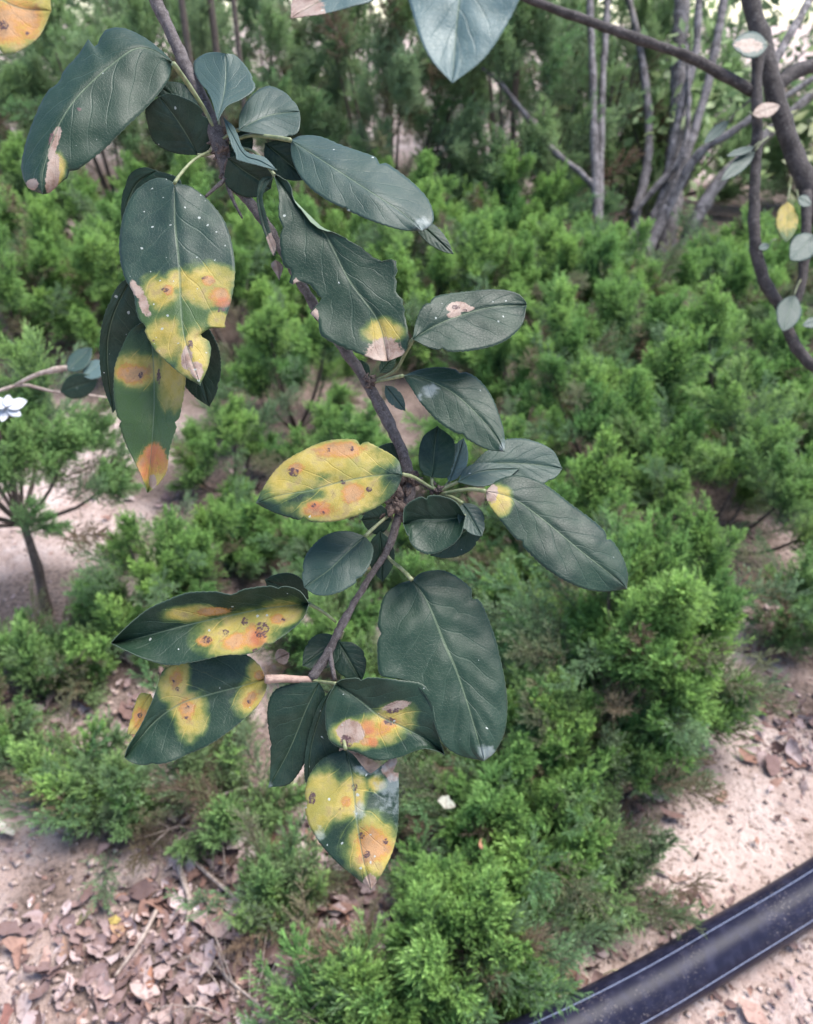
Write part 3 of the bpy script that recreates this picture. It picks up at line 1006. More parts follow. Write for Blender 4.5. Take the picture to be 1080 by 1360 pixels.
mm = 0.001
twig([(190, -60, .452), (207, 0, .448), (228, 45, .446), (250, 95, .444), (272, 140, .442), (291, 190, .440), (304, 236, .442), (327, 263, .443), (351, 294, .442), (373, 330, .441), (394, 366, .440), (410, 394, .438),
      (430, 428, .437), (462, 470, .435), (490, 512, .434), (512, 553, .433), (530, 590, .432), (541, 622, .431), (543, 655, .431), (530, 685, .430)],
     [3.6*mm, 3.5*mm, 3.3*mm, 3.4*mm, 3.5*mm, 4.4*mm, 3.2*mm, 2.8*mm, 2.7*mm, 2.6*mm, 2.6*mm, 2.6*mm, 2.7*mm, 3.0*mm, 2.8*mm, 3.3*mm, 2.8*mm, 2.9*mm, 3.6*mm, 2.8*mm], n=110, sides=14,
     label="thick upper length of the woody stem")
twig([(530, 684, .430), (523, 708, .429), (512, 735, .428), (492, 765, .427), (468, 805, .426), (455, 828, .425), (440, 858, .424), (425, 885, .423), (414, 901, .422)],
     [2.4*mm, 2.2*mm, 1.9*mm, 1.7*mm, 1.8*mm, 2.4*mm, 2.0*mm, 2.5*mm, 2.3*mm], n=60, name="twig", label="thin lower twig of the branch")
twig([(438, 862, .4235), (440, 880, .4225), (445, 903, .421)], [1.5*mm, 1.3*mm, 1.1*mm], n=12)
# knobs at the leaf clusters
def knob(px, py, d, r, seed, parent=BR):
    rs = np.random.RandomState(seed)
    g = Geo()
    for k in range(16):
        dv = rs.normal(size=3) * r * 0.8
        p0 = P(px, py, d) - BO + dv * 0.5
        q = rs.normal(size=3); q /= np.linalg.norm(q)
        g.tube([p0, p0 + q * r * 0.6, p0 + q * r * 1.25], [r * .42, r * .34, r * .06], 5, 6, 0.3, k, 600)
    link("bud_spur", g.mesh("bud_spur", M_BUD), BR)
knob(292, 185, .441, .005, 1); knob(296, 205, .441, .0048, 2); knob(303, 232, .441, .0045, 7)
knob(492, 507, .432, .0035, 3); knob(538, 640, .430, .006, 4); knob(528, 672, .428, .0065, 5); knob(580, 652, .424, .003, 6)
twig([(541, 632, .430), (558, 640, .427), (570, 648, .425), (582, 653, .424)], [2.0*mm, 1.4*mm, 1.2*mm, 1.5*mm], n=20)
twig([(303, 235, .438), (290, 246, .436), (272, 262, .434)], [1.2*mm, 1.1*mm, 0.6*mm], n=10)
twig([(300, 235, .438), (308, 262, .438), (322, 290, .437)], [1.6*mm, 1.1*mm, 0.5*mm], n=10)


def petiole(leaf, pts, r=0.9, mat=M_PET):
    """Stalk, a sub-part of its leaf."""
    w = [P(*p) - BO for p in pts]
    n = len(pts)
    g = Geo().tube(w, [r * mm * (1.15 - 0.3 * i / max(1, n - 1)) for i in range(n)], 14, 7, 0.1, 3, 300)
    return link("petiole", g.mesh("leaf_petiole", mat), leaf)

SEED = [0]
def LF(M, L, R, d, pet=None, petr=0.9, petmat=None, **kw):
    SEED[0] += 1
    o = leaf_from("leaf", M, L, R, d, parent=BR, seed=SEED[0], **kw)
    if pet:
        petiole(o, pet, petr, petmat or M_PET)
    return o

# --- top cluster
LF([(229, 82), (205, 67), (180, 64), (150, 84), (120, 110), (95, 138), (74, 175), (58, 225), (56, 258)],
   [(229, 82), (218, 70), (196, 52), (168, 38), (146, 37), (135, 46), (128, 62), (122, 58), (117, 52), (104, 72), (80, 98), (60, 126), (46, 155), (34, 190), (28, 222), (36, 248), (56, 258)],
   [(229, 82), (224, 106), (200, 137), (168, 168), (138, 198), (108, 222), (82, 242), (66, 256), (56, 258)],
   .415, sx=.15, sy=-.35, fold=-.006, curl=.012, dust=.10, label="large leaf with a chewed upper edge and a brown streak at the tip",
   les=[('n', 70, 232, 8, 26, 8), ('n', 72, 190, 5, 22, 15), ('s', 68, 185, 3, 12, 12), ('s', 105, 145, 4), ('n', 42, 245, 9, 7), ('y', 76, 225, 10, 22, 8)],
   pet=[(230, 84, .412), (250, 112, .424), (272, 146, .434), (283, 168, .437)], petr=1.2)
LF([(289, 160), (296, 132), (300, 105), (300, 71)], [(289, 160), (279, 128), (262, 104), (257, 84), (270, 72), (285, 69), (300, 71)],
   [(289, 160), (301, 141), (320, 132), (337, 120), (338, 108), (327, 88), (312, 73), (300, 71)], .432, sx=-.1, sy=-.9, curl=-.01, dust=.03, pale=.28,
   pet=[(289, 158, .440), (288, 172, .438), (287, 180, .438)], petr=1.1)
LF([(317, 173), (338, 161), (362, 152), (398, 148)], [(317, 173), (319, 150), (335, 126), (355, 114), (376, 121), (392, 136), (398, 148)],
   [(317, 173), (345, 178), (378, 182), (395, 176), (399, 160), (398, 148)],   .436, sx=.2, sy=-.6, dust=.02, pale=.20, pet=[(318, 172, .435), (306, 178, .436), (296, 184, .437)])
LF([(297, 156), (309, 180), (325, 206), (345, 214), (368, 226)], [(297, 156), (312, 170), (322, 195), (331, 203), (352, 209), (368, 226)],
   [(297, 156), (303, 180), (313, 205), (316, 212), (342, 219), (368, 226)], .424, sx=.2, sy=-.8, dust=.02, pale=.55, label="narrow pale folded leaf")
LF([(386, 186), (430, 214), (485, 250), (535, 283), (561, 307)], [(386, 186), (400, 180), (425, 181), (455, 193), (502, 210), (541, 236), (567, 262), (576, 284), (574, 298), (561, 307)],
   [(386, 186), (387, 208), (398, 233), (420, 256), (455, 276), (494, 293), (533, 305), (561, 307)], .418, sx=.1, sy=-.75, fold=-.004, curl=.008, dust=.03, pale=.16,
   les=[('m', 560, 300, 14)], label="long shiny blue-grey leaf pointing right", pet=[(386, 186, .420), (360, 182, .428), (330, 180, .434), (305, 190, .437)], petr=1.1)
LF(*ell(548, 288, 602, 337, 24), .428, sx=.1, sy=-.4, dust=.02)
LF([(262, 206), (252, 186), (236, 160), (212, 128)], [(262, 206), (242, 205), (222, 200), (204, 188), (196, 165), (194, 143), (212, 128)],
   [(262, 206), (279, 196), (280, 170), (266, 142), (240, 128), (225, 124), (212, 128)], .436, sx=0, sy=.5, dust=.10, label="dark shaded leaf with a ragged edge",
   pet=[(262, 206, .437), (275, 205, .438), (290, 200, .438)])
LF(*ell(262, 150, 208, 112, 44), .440, sx=0, sy=-.5, dust=.02)
LF([(303, 210), (322, 225), (345, 240), (360, 250)], [(303, 210), (325, 205), (345, 212), (362, 228), (360, 250)], [(303, 210), (298, 240), (315, 258), (340, 262), (360, 250)], .433, sy=.5, dust=.02, label="dark shaded leaf hanging over the stem below the top cluster")
LF(*ell(300, 205, 335, 178, 40), .441, sy=-.2, dust=.02)
LF(*ell(352, 190, 408, 238, 46), .441, sy=.2, dust=.03)
# ragged chewed leaf
LF([(364, 231), (389, 264), (432, 310), (463, 370), (502, 425), (515, 479)],
   [(364, 231), (369, 250), (371, 264), (370, 283), (371, 312), (374, 340), (381, 364), (388, 378), (397, 373), (412, 379), (422, 392), (421, 403), (414, 412), (410, 422), (420, 440), (445, 457), (478, 470), (498, 478), (515, 479)],
   [(364, 231), (384, 243), (390, 266), (402, 282), (414, 297), (428, 306), (446, 310), (474, 324), (492, 338), (508, 347), (524, 345), (530, 375), (537, 412), (543, 450), (536, 470), (515, 479)],
   .416, sx=.1, sy=-.12, fold=.002, dust=.10, teeth=1.8, notch=5, les=[('n', 512, 470, 26, 20), ('y', 508, 440, 26, 16), ('n', 395, 376, 6, 3), ('n', 418, 420, 4, 8)],
   label="ragged leaf with bites out of both sides and a pink-brown tip", pet=[(364, 232, .417), (352, 216, .428), (335, 200, .435), (308, 195, .437)])
LF([(364, 233), (350, 243), (344, 262), (349, 290), (357, 318), (366, 338)], [(364, 233), (346, 238), (341, 262), (345, 290), (354, 318), (362, 338), (366, 338)],
   [(364, 233), (354, 248), (349, 263), (354, 285), (361, 310), (367, 325), (366, 338)], .420, sy=-.1, dust=.2, U=40, VS=4, les=[('n', 360, 325, 7, 14)],
   label="curled strip of chewed leaf edge with a brown end")
LF([(366, 345), (372, 356), (371, 372)], [(366, 345), (360, 352), (371, 372)], [(366, 345), (376, 353), (371, 372)], .421, U=20, VS=4, dust=0, les=[('n', 368, 355, 16)], label="dry brown scrap of leaf edge")
# --- upper left hanging leaves
LF([(232, 243), (233, 300), (238, 349), (241, 414), (247, 455), (266, 512)],
   [(232, 243), (216, 236), (198, 240), (178, 256), (164, 285), (158, 325), (164, 365), (177, 389), (181, 414), (191, 438), (207, 466), (238, 495), (266, 512)],
   [(232, 243), (254, 248), (279, 268), (299, 295), (309, 327), (312, 364), (307, 400), (299, 426), (299, 436), (288, 434), (276, 438), (270, 444), (280, 459), (277, 485), (266, 512)],
   .405, sx=.05, sy=-.30, fold=-.003, curl=-.004, dust=.28, pale=.10, label="broad leaf whose lower half is yellow with rust spots", U=72, VS=16,
   les=[('g', 236, 430, 60, 50), ('y', 272, 378, 38, 26), ('y', 212, 388, 26, 22), ('y', 240, 372, 20, 14), ('y', 258, 470, 22, 38), ('y', 222, 450, 28, 26), ('y', 290, 425, 14, 12), ('o', 292, 392, 16, 10), ('o', 276, 372, 10, 8),
        ('o', 225, 385, 9), ('s', 271, 369, 5, 4), ('r', 297, 402, 14, 8), ('s', 295, 411, 6, 5), ('s', 253, 458, 4, 9), ('s', 204, 452, 4), ('s', 220, 385, 6, 3), ('n', 190, 400, 7, 22, -18), ('n', 180, 385, 6, 12, -25),
        ('n', 262, 492, 9, 12), ('n', 248, 475, 7, 14)],
   pet=[(232, 243, .402), (240, 231, .410), (258, 212, .422), (280, 200, .436)], petr=.8)
LF([(208, 226), (180, 246), (166, 285), (170, 330), (180, 370)], [(208, 226), (190, 222), (172, 232), (162, 262), (162, 300), (172, 345), (180, 370)],
   [(208, 226), (240, 240), (232, 280), (215, 330), (180, 370)], .448, sy=.3, dust=.03)
LF([(176, 365), (150, 420), (142, 470), (150, 548)], [(176, 365), (155, 382), (138, 420), (132, 462), (136, 508), (150, 548)], [(176, 365), (200, 400), (205, 450), (190, 500), (150, 548)],
   .425, sy=.45, sx=.2, dust=.22, label="dark leaf flecked with white dust")
LF(*ell(255, 420, 278, 540, 62, 4), .426, sy=.5, dust=.02)
LF([(196, 425), (203, 470), (205, 527), (203, 576), (196, 654)], [(196, 425), (175, 437), (163, 458), (152, 490), (152, 535), (164, 582), (178, 612), (188, 632), (196, 654)],
   [(196, 425), (222, 440), (240, 470), (246, 501), (240, 545), (230, 580), (224, 600), (221, 626), (208, 645), (196, 654)],
   .413, sx=-.35, sy=-.05, fold=.004, dust=.02, label="long hanging leaf with an orange band and a red-orange tip", U=72,
   les=[('y', 180, 492, 34, 22), ('o', 176, 496, 26, 16), ('s', 187, 498, 4), ('y', 232, 500, 20, 44), ('y', 204, 625, 22, 30), ('o', 208, 612, 18, 26), ('o', 190, 620, 10, 20), ('s', 211, 500, 3, 12), ('n', 203, 640, 6, 10), ('r', 206, 606, 17, 20), ('r', 193, 626, 8, 18), ('g', 224, 520, 26, 90), ('g', 185, 560, 60, 110), ('o', 206, 600, 20, 12)])
# --- right hand leaves in the middle
LF([(549, 450), (575, 434), (605, 421), (650, 408), (699, 405)], [(549, 450), (552, 428), (562, 406), (580, 393), (610, 388), (655, 384), (684, 388), (697, 398), (699, 405)],
   [(549, 450), (572, 462), (604, 467), (640, 463), (672, 452), (694, 430), (699, 405)], .414, sx=.15, sy=-.45, dust=.16, fold=.001,
   les=[('n', 608, 408, 13, 6, -8), ('n', 602, 418, 9, 4, -8), ('n', 622, 410, 10, 3, -8), ('s', 606, 408, 5, 3), ('s', 618, 412, 3, 2)], label="oval leaf with a pink flaking scar",
   pet=[(549, 450, .413), (537, 472, .420), (525, 492, .427), (496, 507, .432)])
LF([(535, 499), (560, 502), (600, 520), (632, 548), (658, 578), (670, 600)], [(535, 499), (560, 490), (590, 488), (628, 498), (652, 524), (667, 562), (671, 585), (670, 600)],
   [(535, 499), (546, 515), (560, 536), (585, 562), (620, 583), (648, 597), (670, 600)], .412, sx=.2, sy=-.4, fold=-.002, dust=.06,
   les=[('m', 572, 520, 14, 14), ('m', 556, 526, 8, 7), ('m', 668, 592, 8, 12)], label="leaf with a whitish mildew patch near its stalk", pet=[(535, 499, .411), (518, 503, .420), (494, 508, .432)])
LF(*ell(512, 512, 538, 545, 20), .428, sy=-.2, dust=.02, pale=.35)
LF(*ell(490, 500, 470, 478, 20), .434, sy=-.2, dust=.02)
LF(*ell(505, 495, 525, 472, 18), .434, sy=-.2, dust=.02)
LF([(574, 634), (576, 610), (578, 590), (581, 566)], [(574, 634), (560, 628), (556, 605), (562, 580), (581, 566)], [(574, 634), (594, 634), (603, 615), (603, 585), (581, 566)], .424, sx=0, sy=-.1, dust=.04,
   pet=[(574, 634, .424), (574, 645, .424), (581, 652, .424)])
LF(*ell(597, 640, 616, 582, 30), .428, sy=-.3, dust=.6, pale=.75, label="small leaf whitened by mildew", pet=[(597, 640, .428), (590, 648, .426), (583, 652, .424)])
LF([(618, 628), (650, 616), (700, 616), (747, 622)], [(618, 628), (640, 604), (665, 585), (700, 583), (733, 597), (747, 622)], [(618, 628), (660, 640), (715, 643), (738, 634), (747, 622)], .430, sx=.1, sy=-.45, dust=.05, pale=.16)
LF([(608, 640), (640, 626), (690, 622)], [(608, 640), (620, 620), (650, 614), (690, 622)], [(608, 640), (640, 646), (672, 636), (690, 622)], .424, sx=.1, sy=-.9, dust=.02, pale=.2, pet=[(608, 640, .424), (595, 646, .424), (584, 652, .424)])
LF([(645, 652), (682, 662), (722, 690), (770, 730), (818, 768), (833, 782)], [(645, 652), (662, 637), (690, 631), (722, 642), (757, 668), (796, 698), (822, 730), (834, 760), (833, 782)],
   [(645, 652), (648, 668), (664, 690), (690, 721), (725, 755), (765, 778), (800, 786), (833, 782)], .408, sx=.15, sy=-.42, fold=-.002, curl=.004, dust=.06, les=[('n', 652, 656, 9, 12), ('y', 664, 664, 16, 18)],
   label="longest leaf on the right with a tan base", pet=[(645, 652, .410), (620, 650, .416), (585, 656, .423)], petr=1.0, U=72)
LF([(618, 686), (590, 690), (560, 690), (536, 696)], [(618, 686), (604, 666), (580, 658), (556, 661), (538, 674), (536, 696)], [(618, 686), (610, 714), (590, 730), (568, 736), (548, 724), (536, 696)],
   .418, sx=0, sy=-.05, fold=.008, dust=.08, label="dark rounded leaf folded along its midrib", pet=[(618, 686, .417), (605, 672, .420), (583, 656, .424)])
LF(*ell(614, 668, 640, 712, 34), .415, sx=.1, sy=-.5, dust=.03, pale=.2, pet=[(614, 668, .415), (600, 660, .420), (583, 655, .424)])
LF(*ell(640, 690, 572, 738, 50), .428, sy=.1, dust=.06)
LF([(485, 712), (460, 735), (437, 757), (404, 780)], [(485, 712), (460, 705), (430, 712), (407, 736), (401, 762), (404, 780)], [(485, 712), (496, 728), (490, 752), (470, 776), (443, 789), (420, 790), (404, 780)],
   .414, sx=.1, sy=-.7, curl=.006, dust=.02, pale=.16, label="rounded dull blue-grey leaf", pet=[(485, 712, .414), (500, 698, .420), (522, 680, .428)])
LF(*ell(505, 706, 508, 772, 36), .430, sy=.2, dust=.03)
LF(*ell(520, 690, 480, 690, 40), .430, sy=.2, dust=.02)
LF(*ell(540, 615, 495, 600, 40), .434, sy=.2, dust=.04)
# --- yellow leaf left
LF([(535, 630), (495, 632), (445, 642), (410, 652), (375, 657), (340, 668)], [(535, 630), (528, 610), (505, 595), (485, 586), (464, 583), (435, 585), (405, 597), (375, 615), (354, 640), (340, 668)],
   [(535, 630), (526, 652), (505, 671), (470, 686), (440, 693), (405, 692), (370, 683), (350, 674), (340, 668)], .405, sx=-.1, sy=-.35, fold=-.002, dust=.06, U=72, VS=16,
   label="yellow leaf with orange rust patches left of the middle cluster",
   les=[('y', 440, 610, 75, 24, -5), ('y', 390, 628, 42, 28, -25), ('y', 465, 655, 48, 34, -12), ('y', 435, 675, 46, 18), ('o', 452, 598, 38, 12, -3), ('o', 425, 676, 30, 14), ('o', 470, 655, 20, 14, -15), ('o', 395, 622, 14, 9),
        ('s', 390, 627, 8, 6), ('s', 436, 598, 3.5), ('s', 468, 596, 3.5), ('s', 455, 640, 4, 3), ('s', 490, 650, 5, 4), ('r', 416, 670, 13, 8), ('r', 432, 678, 10, 6), ('s', 416, 670, 5, 4), ('s', 430, 682, 4)],
   pet=[(535, 630, .408), (550, 634, .415), (570, 646, .422), (582, 653, .424)])
# --- folded spotted leaf
LF([(410, 802), (352, 808), (297, 819), (241, 832), (185, 847), (148, 854)],
   [(410, 802), (404, 792), (396, 784), (380, 779), (352, 779), (324, 783), (309, 790), (296, 788), (285, 786), (252, 787), (222, 797), (194, 811), (169, 832), (155, 846), (148, 854)],
   [(410, 802), (404, 818), (391, 833), (370, 849), (349, 862), (325, 869), (297, 870), (272, 876), (250, 880), (222, 883), (190, 874), (166, 863), (148, 854)],
   .414, sx=0, sy=-.15, fold=.011, dust=.12, label="leaf folded along its midrib with rust blotches on the lower half", U=72, VS=16,
   les=[('y', 318, 842, 52, 26, -8), ('y', 372, 815, 28, 18, -15), ('y', 250, 815, 34, 10, -6), ('o', 285, 812, 30, 7, -6), ('o', 316, 852, 22, 12), ('o', 335, 848, 12, 18), ('o', 368, 822, 12, 9), ('r', 344, 848, 14, 14), ('s', 349, 838, 10, 12), ('s', 376, 822, 3, 3),
        ('s', 325, 825, 4, 6), ('s', 300, 840, 4, 6), ('s', 343, 864, 9, 4), ('s', 275, 850, 8, 6), ('o', 272, 852, 14, 9)],
   pet=[(410, 802, .413), (428, 812, .418), (446, 826, .424)])
LF(*ell(410, 795, 352, 770, 44), .430, sy=.5, dust=.04)
# --- lower left spotted leaf
LF([(352, 902), (319, 912), (280, 922), (241, 934), (208, 956), (182, 985), (166, 1006)],
   [(352, 902), (348, 890), (341, 880), (324, 868), (297, 862), (263, 868), (236, 880), (217, 890), (210, 908), (202, 932), (186, 966), (170, 993), (166, 1006)],
   [(352, 902), (354, 912), (348, 928), (333, 947), (308, 968), (280, 988), (252, 1001), (222, 1013), (190, 1016), (174, 1012), (166, 1006)], .408, sx=.1, sy=-.25, fold=.003, curl=.004, dust=.08, U=72, VS=16,
   label="lower left leaf with four round orange rust spots",
   les=[('y', 234, 906, 20, 26, 15), ('o', 234, 902, 11, 16, 15), ('s', 231, 905, 3), ('s', 236, 915, 4, 4), ('y', 250, 948, 22, 34), ('o', 248, 942, 13, 20), ('s', 249, 938, 3, 5), ('s', 247, 953, 4, 4),
        ('y', 333, 928, 20, 28, 30), ('y', 344, 892, 14, 18), ('o', 331, 930, 11, 17, 30), ('s', 331, 932, 4, 4), ('o', 346, 896, 10, 8)],
   petmat=M_PETRED, petr=2.0, pet=[(352, 902, .409), (375, 901, .413), (395, 902, .418), (414, 903, .422)])
LF([(200, 922), (189, 940), (186, 958), (172, 975)], [(200, 922), (186, 921), (178, 940), (169, 972), (172, 975)], [(200, 922), (204, 934), (202, 955), (192, 975), (172, 975)], .411, sy=-.3, U=30, VS=6, dust=.05,
   les=[('y', 188, 950, 30), ('o', 186, 955, 14, 20), ('s', 186, 950, 4, 5)], label="torn orange lobe of the lower left leaf")
# --- dark leaves at the bottom
LF([(424, 906), (408, 940), (385, 995), (357, 1046)], [(424, 906), (390, 908), (364, 918), (355, 945), (359, 990), (359, 1025), (357, 1046)], [(424, 906), (432, 925), (424, 958), (409, 1004), (386, 1040), (357, 1046)], .420, sy=.1, sx=.2, dust=.05,
   les=[('m', 359, 1041, 7)], label="dark drooping leaf with a white point", pet=[(424, 906, .420), (418, 904, .421), (414, 902, .422)])
LF([(440, 915), (425, 950), (412, 1000), (412, 1050)], [(440, 915), (422, 940), (408, 985), (404, 1030), (412, 1050)], [(440, 915), (450, 950), (450, 1000), (435, 1040), (412, 1050)], .419, sy=.1, dust=.14)
LF([(446, 908), (478, 930), (506, 952), (534, 965), (565, 982), (590, 1002)],
   [(446, 908), (458, 902), (492, 900), (529, 903), (562, 909), (574, 930), (578, 955), (583, 980), (590, 1002)],
   [(446, 908), (433, 935), (434, 972), (445, 990), (475, 1000), (499, 1010), (529, 1006), (557, 995), (577, 996), (590, 1002)], .411, sx=0, sy=-.05, fold=.004, dust=.08, U=72, VS=16,
   label="lower leaf with an orange rust patch and a brown hole",
   les=[('r', 490, 965, 14, 12), ('r', 496, 985, 8), ('y', 512, 962, 38, 22, -20), ('o', 510, 966, 26, 13, -25), ('y', 470, 975, 30, 18), ('n', 465, 972, 16, 14), ('s', 517, 958, 8, 7), ('o', 486, 985, 8, 6), ('n', 526, 938, 18, 6, -15), ('s', 522, 944, 14, 4, -10), ('s', 459, 986, 9, 9)],
   pet=[(446, 908, .411), (432, 906, .417), (415, 904, .421)])
LF([(459, 995), (468, 1032), (474, 1088), (482, 1139), (493, 1182)], [(459, 995), (436, 1003), (418, 1018), (406, 1044), (406, 1082), (420, 1113), (444, 1142), (470, 1164), (493, 1182)],
   [(459, 995), (470, 1003), (482, 1018), (492, 1027), (504, 1025), (511, 1015), (518, 1008), (528, 1010), (530, 1058), (528, 1104), (520, 1135), (506, 1163), (493, 1182)],
   .404, sx=.05, sy=-.25, fold=-.002, dust=.40, U=72, VS=16, label="lowest leaf, mostly yellow, with a notched white-flecked top edge",
   les=[('y', 425, 1062, 26, 40, 10), ('y', 464, 1060, 20, 34, 30), ('y', 500, 1040, 12), ('y', 494, 1130, 36, 42), ('o', 494, 1126, 28, 28), ('s', 480, 1110, 5, 5), ('s', 487, 1135, 5, 5), ('s', 512, 1118, 4), ('s', 415, 1060, 4, 8), ('s', 471, 1046, 4, 5),
        ('s', 450, 1074, 3), ('n', 520, 1022, 13, 14), ('n', 492, 1174, 11, 16), ('m', 526, 1080, 5, 18), ('m', 515, 1045, 22, 34), ('m', 478, 1080, 8, 16), ('m', 490, 1024, 24, 8), ('m', 425, 1105, 10, 12), ('o', 460, 1065, 9)],
   pet=[(459, 995, .404), (457, 985, .408), (452, 965, .414), (446, 910, .420)])
# --- big dark veined leaf
LF([(547, 770), (567, 797), (590, 852), (607, 892), (628, 957), (643, 1011)],
   [(547, 770), (527, 777), (510, 792), (502, 826), (501, 860), (503, 893), (515, 900), (533, 903), (557, 915), (571, 935), (577, 962), (590, 990), (612, 1004), (643, 1011)],
   [(547, 770), (562, 760), (590, 758), (618, 774), (638, 798), (655, 838), (668, 889), (674, 930), (671, 970), (659, 997), (643, 1011)], .412, sx=.15, sy=-.35, fold=-.003, curl=.006, dust=.04, quilt=.00032, U=80, VS=18, les=[('m', 646, 1000, 12, 11)],
   label="largest leaf, dark and deeply veined", pet=[(547, 770, .412), (535, 757, .418), (520, 745, .426), (514, 737, .428)], petr=1.0)
LF(*ell(452, 848, 402, 884, 46), .431, sy=-.5, dust=.03, pet=[(452, 848, .430), (456, 838, .428)])
LF(*ell(450, 852, 480, 905, 44), .431, sy=-.2, dust=.03)
LF(*ell(366, 876, 384, 868, 22), .436, sy=-.2, dust=.0, les=[('n', 375, 872, 30)], label="dry brown bit of leaf")

# --- leaves reaching in from twigs beyond the top edge: each sprig its own thing
def hanging(name, label, M, L, R, d, tw, **kw):
    root = empty(name, tuple(P(*tw[-1])))
    tag(root, label, "leaf sprig")
    leaf_from("leaf", M, L, R, d, parent=root, seed=99 + int(d * 100), **kw)
    org = np.array(root.location)
    link("twig", Geo().tube([P(*q) - org for q in tw], [.0012, .0016, .0022], 14, 7, .2, 2, 300).mesh("hanging_twig", M_TWIG), root)

hanging("orange_leaf_sprig", "orange and yellow rusted leaf poking in at the top left corner", [(-70, -30), (-20, -12), (25, 10), (68, 14)], [(-70, -30), (-40, 40), (-5, 68), (18, 70), (50, 50), (68, 14)],
        [(-70, -30), (-20, -70), (30, -50), (62, -20), (68, 14)], .30, [(-70, -30, .30), (-100, -60, .31), (-130, -140, .33)], sx=0, sy=-.3, dust=.05,
        les=[('y', 10, 10, 70), ('o', 20, 30, 44, 40), ('s', 5, 33, 6), ('s', 36, 44, 4)])
hanging("pale_leaf_sprig", "pale blue-green pointed leaf hanging in at the top", [(625, -140), (618, -60), (608, 20), (601, 110)], [(625, -140), (690, -95), (697, -30), (680, 20), (645, 75), (601, 110)],
        [(625, -140), (560, -100), (538, -40), (550, 25), (570, 75), (601, 110)], .26, [(625, -140, .26), (640, -190, .27), (660, -300, .29)], sx=0, sy=-.2, pale=.9, dust=.0)
hanging("white_leaf_sprig", "small whitish leaf tip at the top edge left of the pale hanging leaf", [(520, -60), (470, -30), (430, -2), (386, 24)], [(520, -60), (475, -62), (420, -40), (390, -10), (386, 24)],
        [(520, -60), (500, -5), (468, 8), (430, 18), (386, 24)], .33, [(520, -60, .33), (545, -90, .34), (580, -180, .36)], sx=0, sy=-.6, pale=.6, dust=.1, les=[('n', 400, 8, 26)])

# ================================================================== APPLE TREE at the right, with its own leaves
DA = 1.45
foot = np.array((1.02, 1.30, 0)); foot[2] = ground_z(foot[0], foot[1])
AT = empty("apple_tree", tuple(foot))
tag(AT, "dark curving apple limbs with a few grey leaves at the right edge", "tree")
def at_tube(name, pts, rad, mat=M_BARK, n=50):
    g = Geo().tube([np.array(p) - foot for p in pts], np.array(rad) * .9, n, 12, 0.26, len(pts), 45.0)
    link(name, g.mesh("apple_tree_" + name, mat), AT)
def pa(x, y, dd=0.0): return P(x, y, DA + dd)
at_tube("trunk", [foot + (0, 0, -.1), foot + (-.02, 0, .25), pa(1290, 620, .02), pa(1200, 430), pa(1108, 310), pa(1072, 245), pa(1050, 190), pa(1033, 140), pa(1020, 90), pa(1008, 40), pa(995, -10), pa(985, -120)],
        [.045, .040, .036, .030, .024, .021, .019, .018, .018, .019, .018, .016], n=90)
at_tube("branch", [pa(1010, 60, -.03), pa(1005, 100, -.035), pa(1006, 150, -.035), pa(1005, 200, -.03), pa(1002, 260, -.03), pa(1003, 320, -.03), pa(1014, 370, -.03), pa(1036, 408, -.03), pa(1052, 450, -.03), pa(1068, 474, -.03), pa(1092, 490, -.03), pa(1180, 500, 0)],
        [.013, .011, .0105, .0105, .0105, .0115, .0115, .0115, .0115, .0125, .0125, .012], n=80)
at_tube("branch", [pa(1000, 122, -.03), pa(962, 100, -.04), pa(918, 77, -.05), pa(858, 55, -.06), pa(782, 28, -.07), pa(705, 0, -.08), pa(600, -50, -.1)], [.0105, .010, .0098, .0095, .0088, .008, .006], n=60)
at_tube("branch", [pa(1030, 118, .01), pa(1052, 98, .02), pa(1085, 85, .03), pa(1180, 60, .05)], [.014, .0145, .015, .015], n=24)
at_tube("branch", [pa(1072, 255, -.01), pa(1071, 300, -.02), pa(1068, 350, -.02), pa(1062, 385, -.02), pa(1050, 430, -.02)], [.011, .010, .010, .009, .007], n=30)
at_tube("branch", [pa(1020, 100, .06), pa(1040, 62, .1), pa(1080, -10, .15), pa(1110, -90, .2)], [.009, .0085, .008, .007], M_GREYBARK, n=24)
def at_leaf(bx, by, tx, ty, w, dd, label=None, st=None, **kw):
    M, L, R = ell(bx, by, tx, ty, w)
    leaf_from("leaf", M, L, R, DA + dd, parent=AT, U=24, VS=6, seed=int(bx + by), label=label, **kw)
    st = st or (bx + (bx - tx) * .3 + 4, by + (by - ty) * .3 - 6)
    q = [P(bx, by, DA + dd) - foot, P((bx + st[0]) / 2, (by + st[1]) / 2 - 2, DA + dd * .8) - foot, P(st[0], st[1], DA - .025) - foot]
    link('petiole', Geo().tube(q, [.0011, .0012, .0016], 8, 5).mesh('leaf_petiole', M_PET), [o for o in AT.children if o.name.startswith('leaf')][-1])
at_leaf(1020, 60, 972, 58, 36, -.06, pale=0.24, sy=-.6, les=[('n', 995, 60, 16, 9)], st=(1012, 52), label="grey leaf with a brown blotch")
at_leaf(1000, 152, 1036, 140, 20, -.06, pale=0.14, sy=-.3, les=[('n', 1018, 146, 22)], label="small dry brown leaf")
at_leaf(1046, 268, 1045, 322, 30, -.07, pale=0.35, sy=-.2, les=[('g', 1046, 295, 90), ('y', 1046, 280, 30)], label="pale yellow leaf")
at_leaf(1082, 312, 1050, 345, 36, -.07, pale=0.26, sy=-.5)
at_leaf(1055, 392, 1040, 440, 34, -.07, pale=0.22, sy=-.4)
at_leaf(1003, 200, 958, 240, 18, -.05, pale=0.22, sy=-.5)
at_leaf(1002, 195, 965, 207, 10, -.05, pale=0.31, sy=-.5)
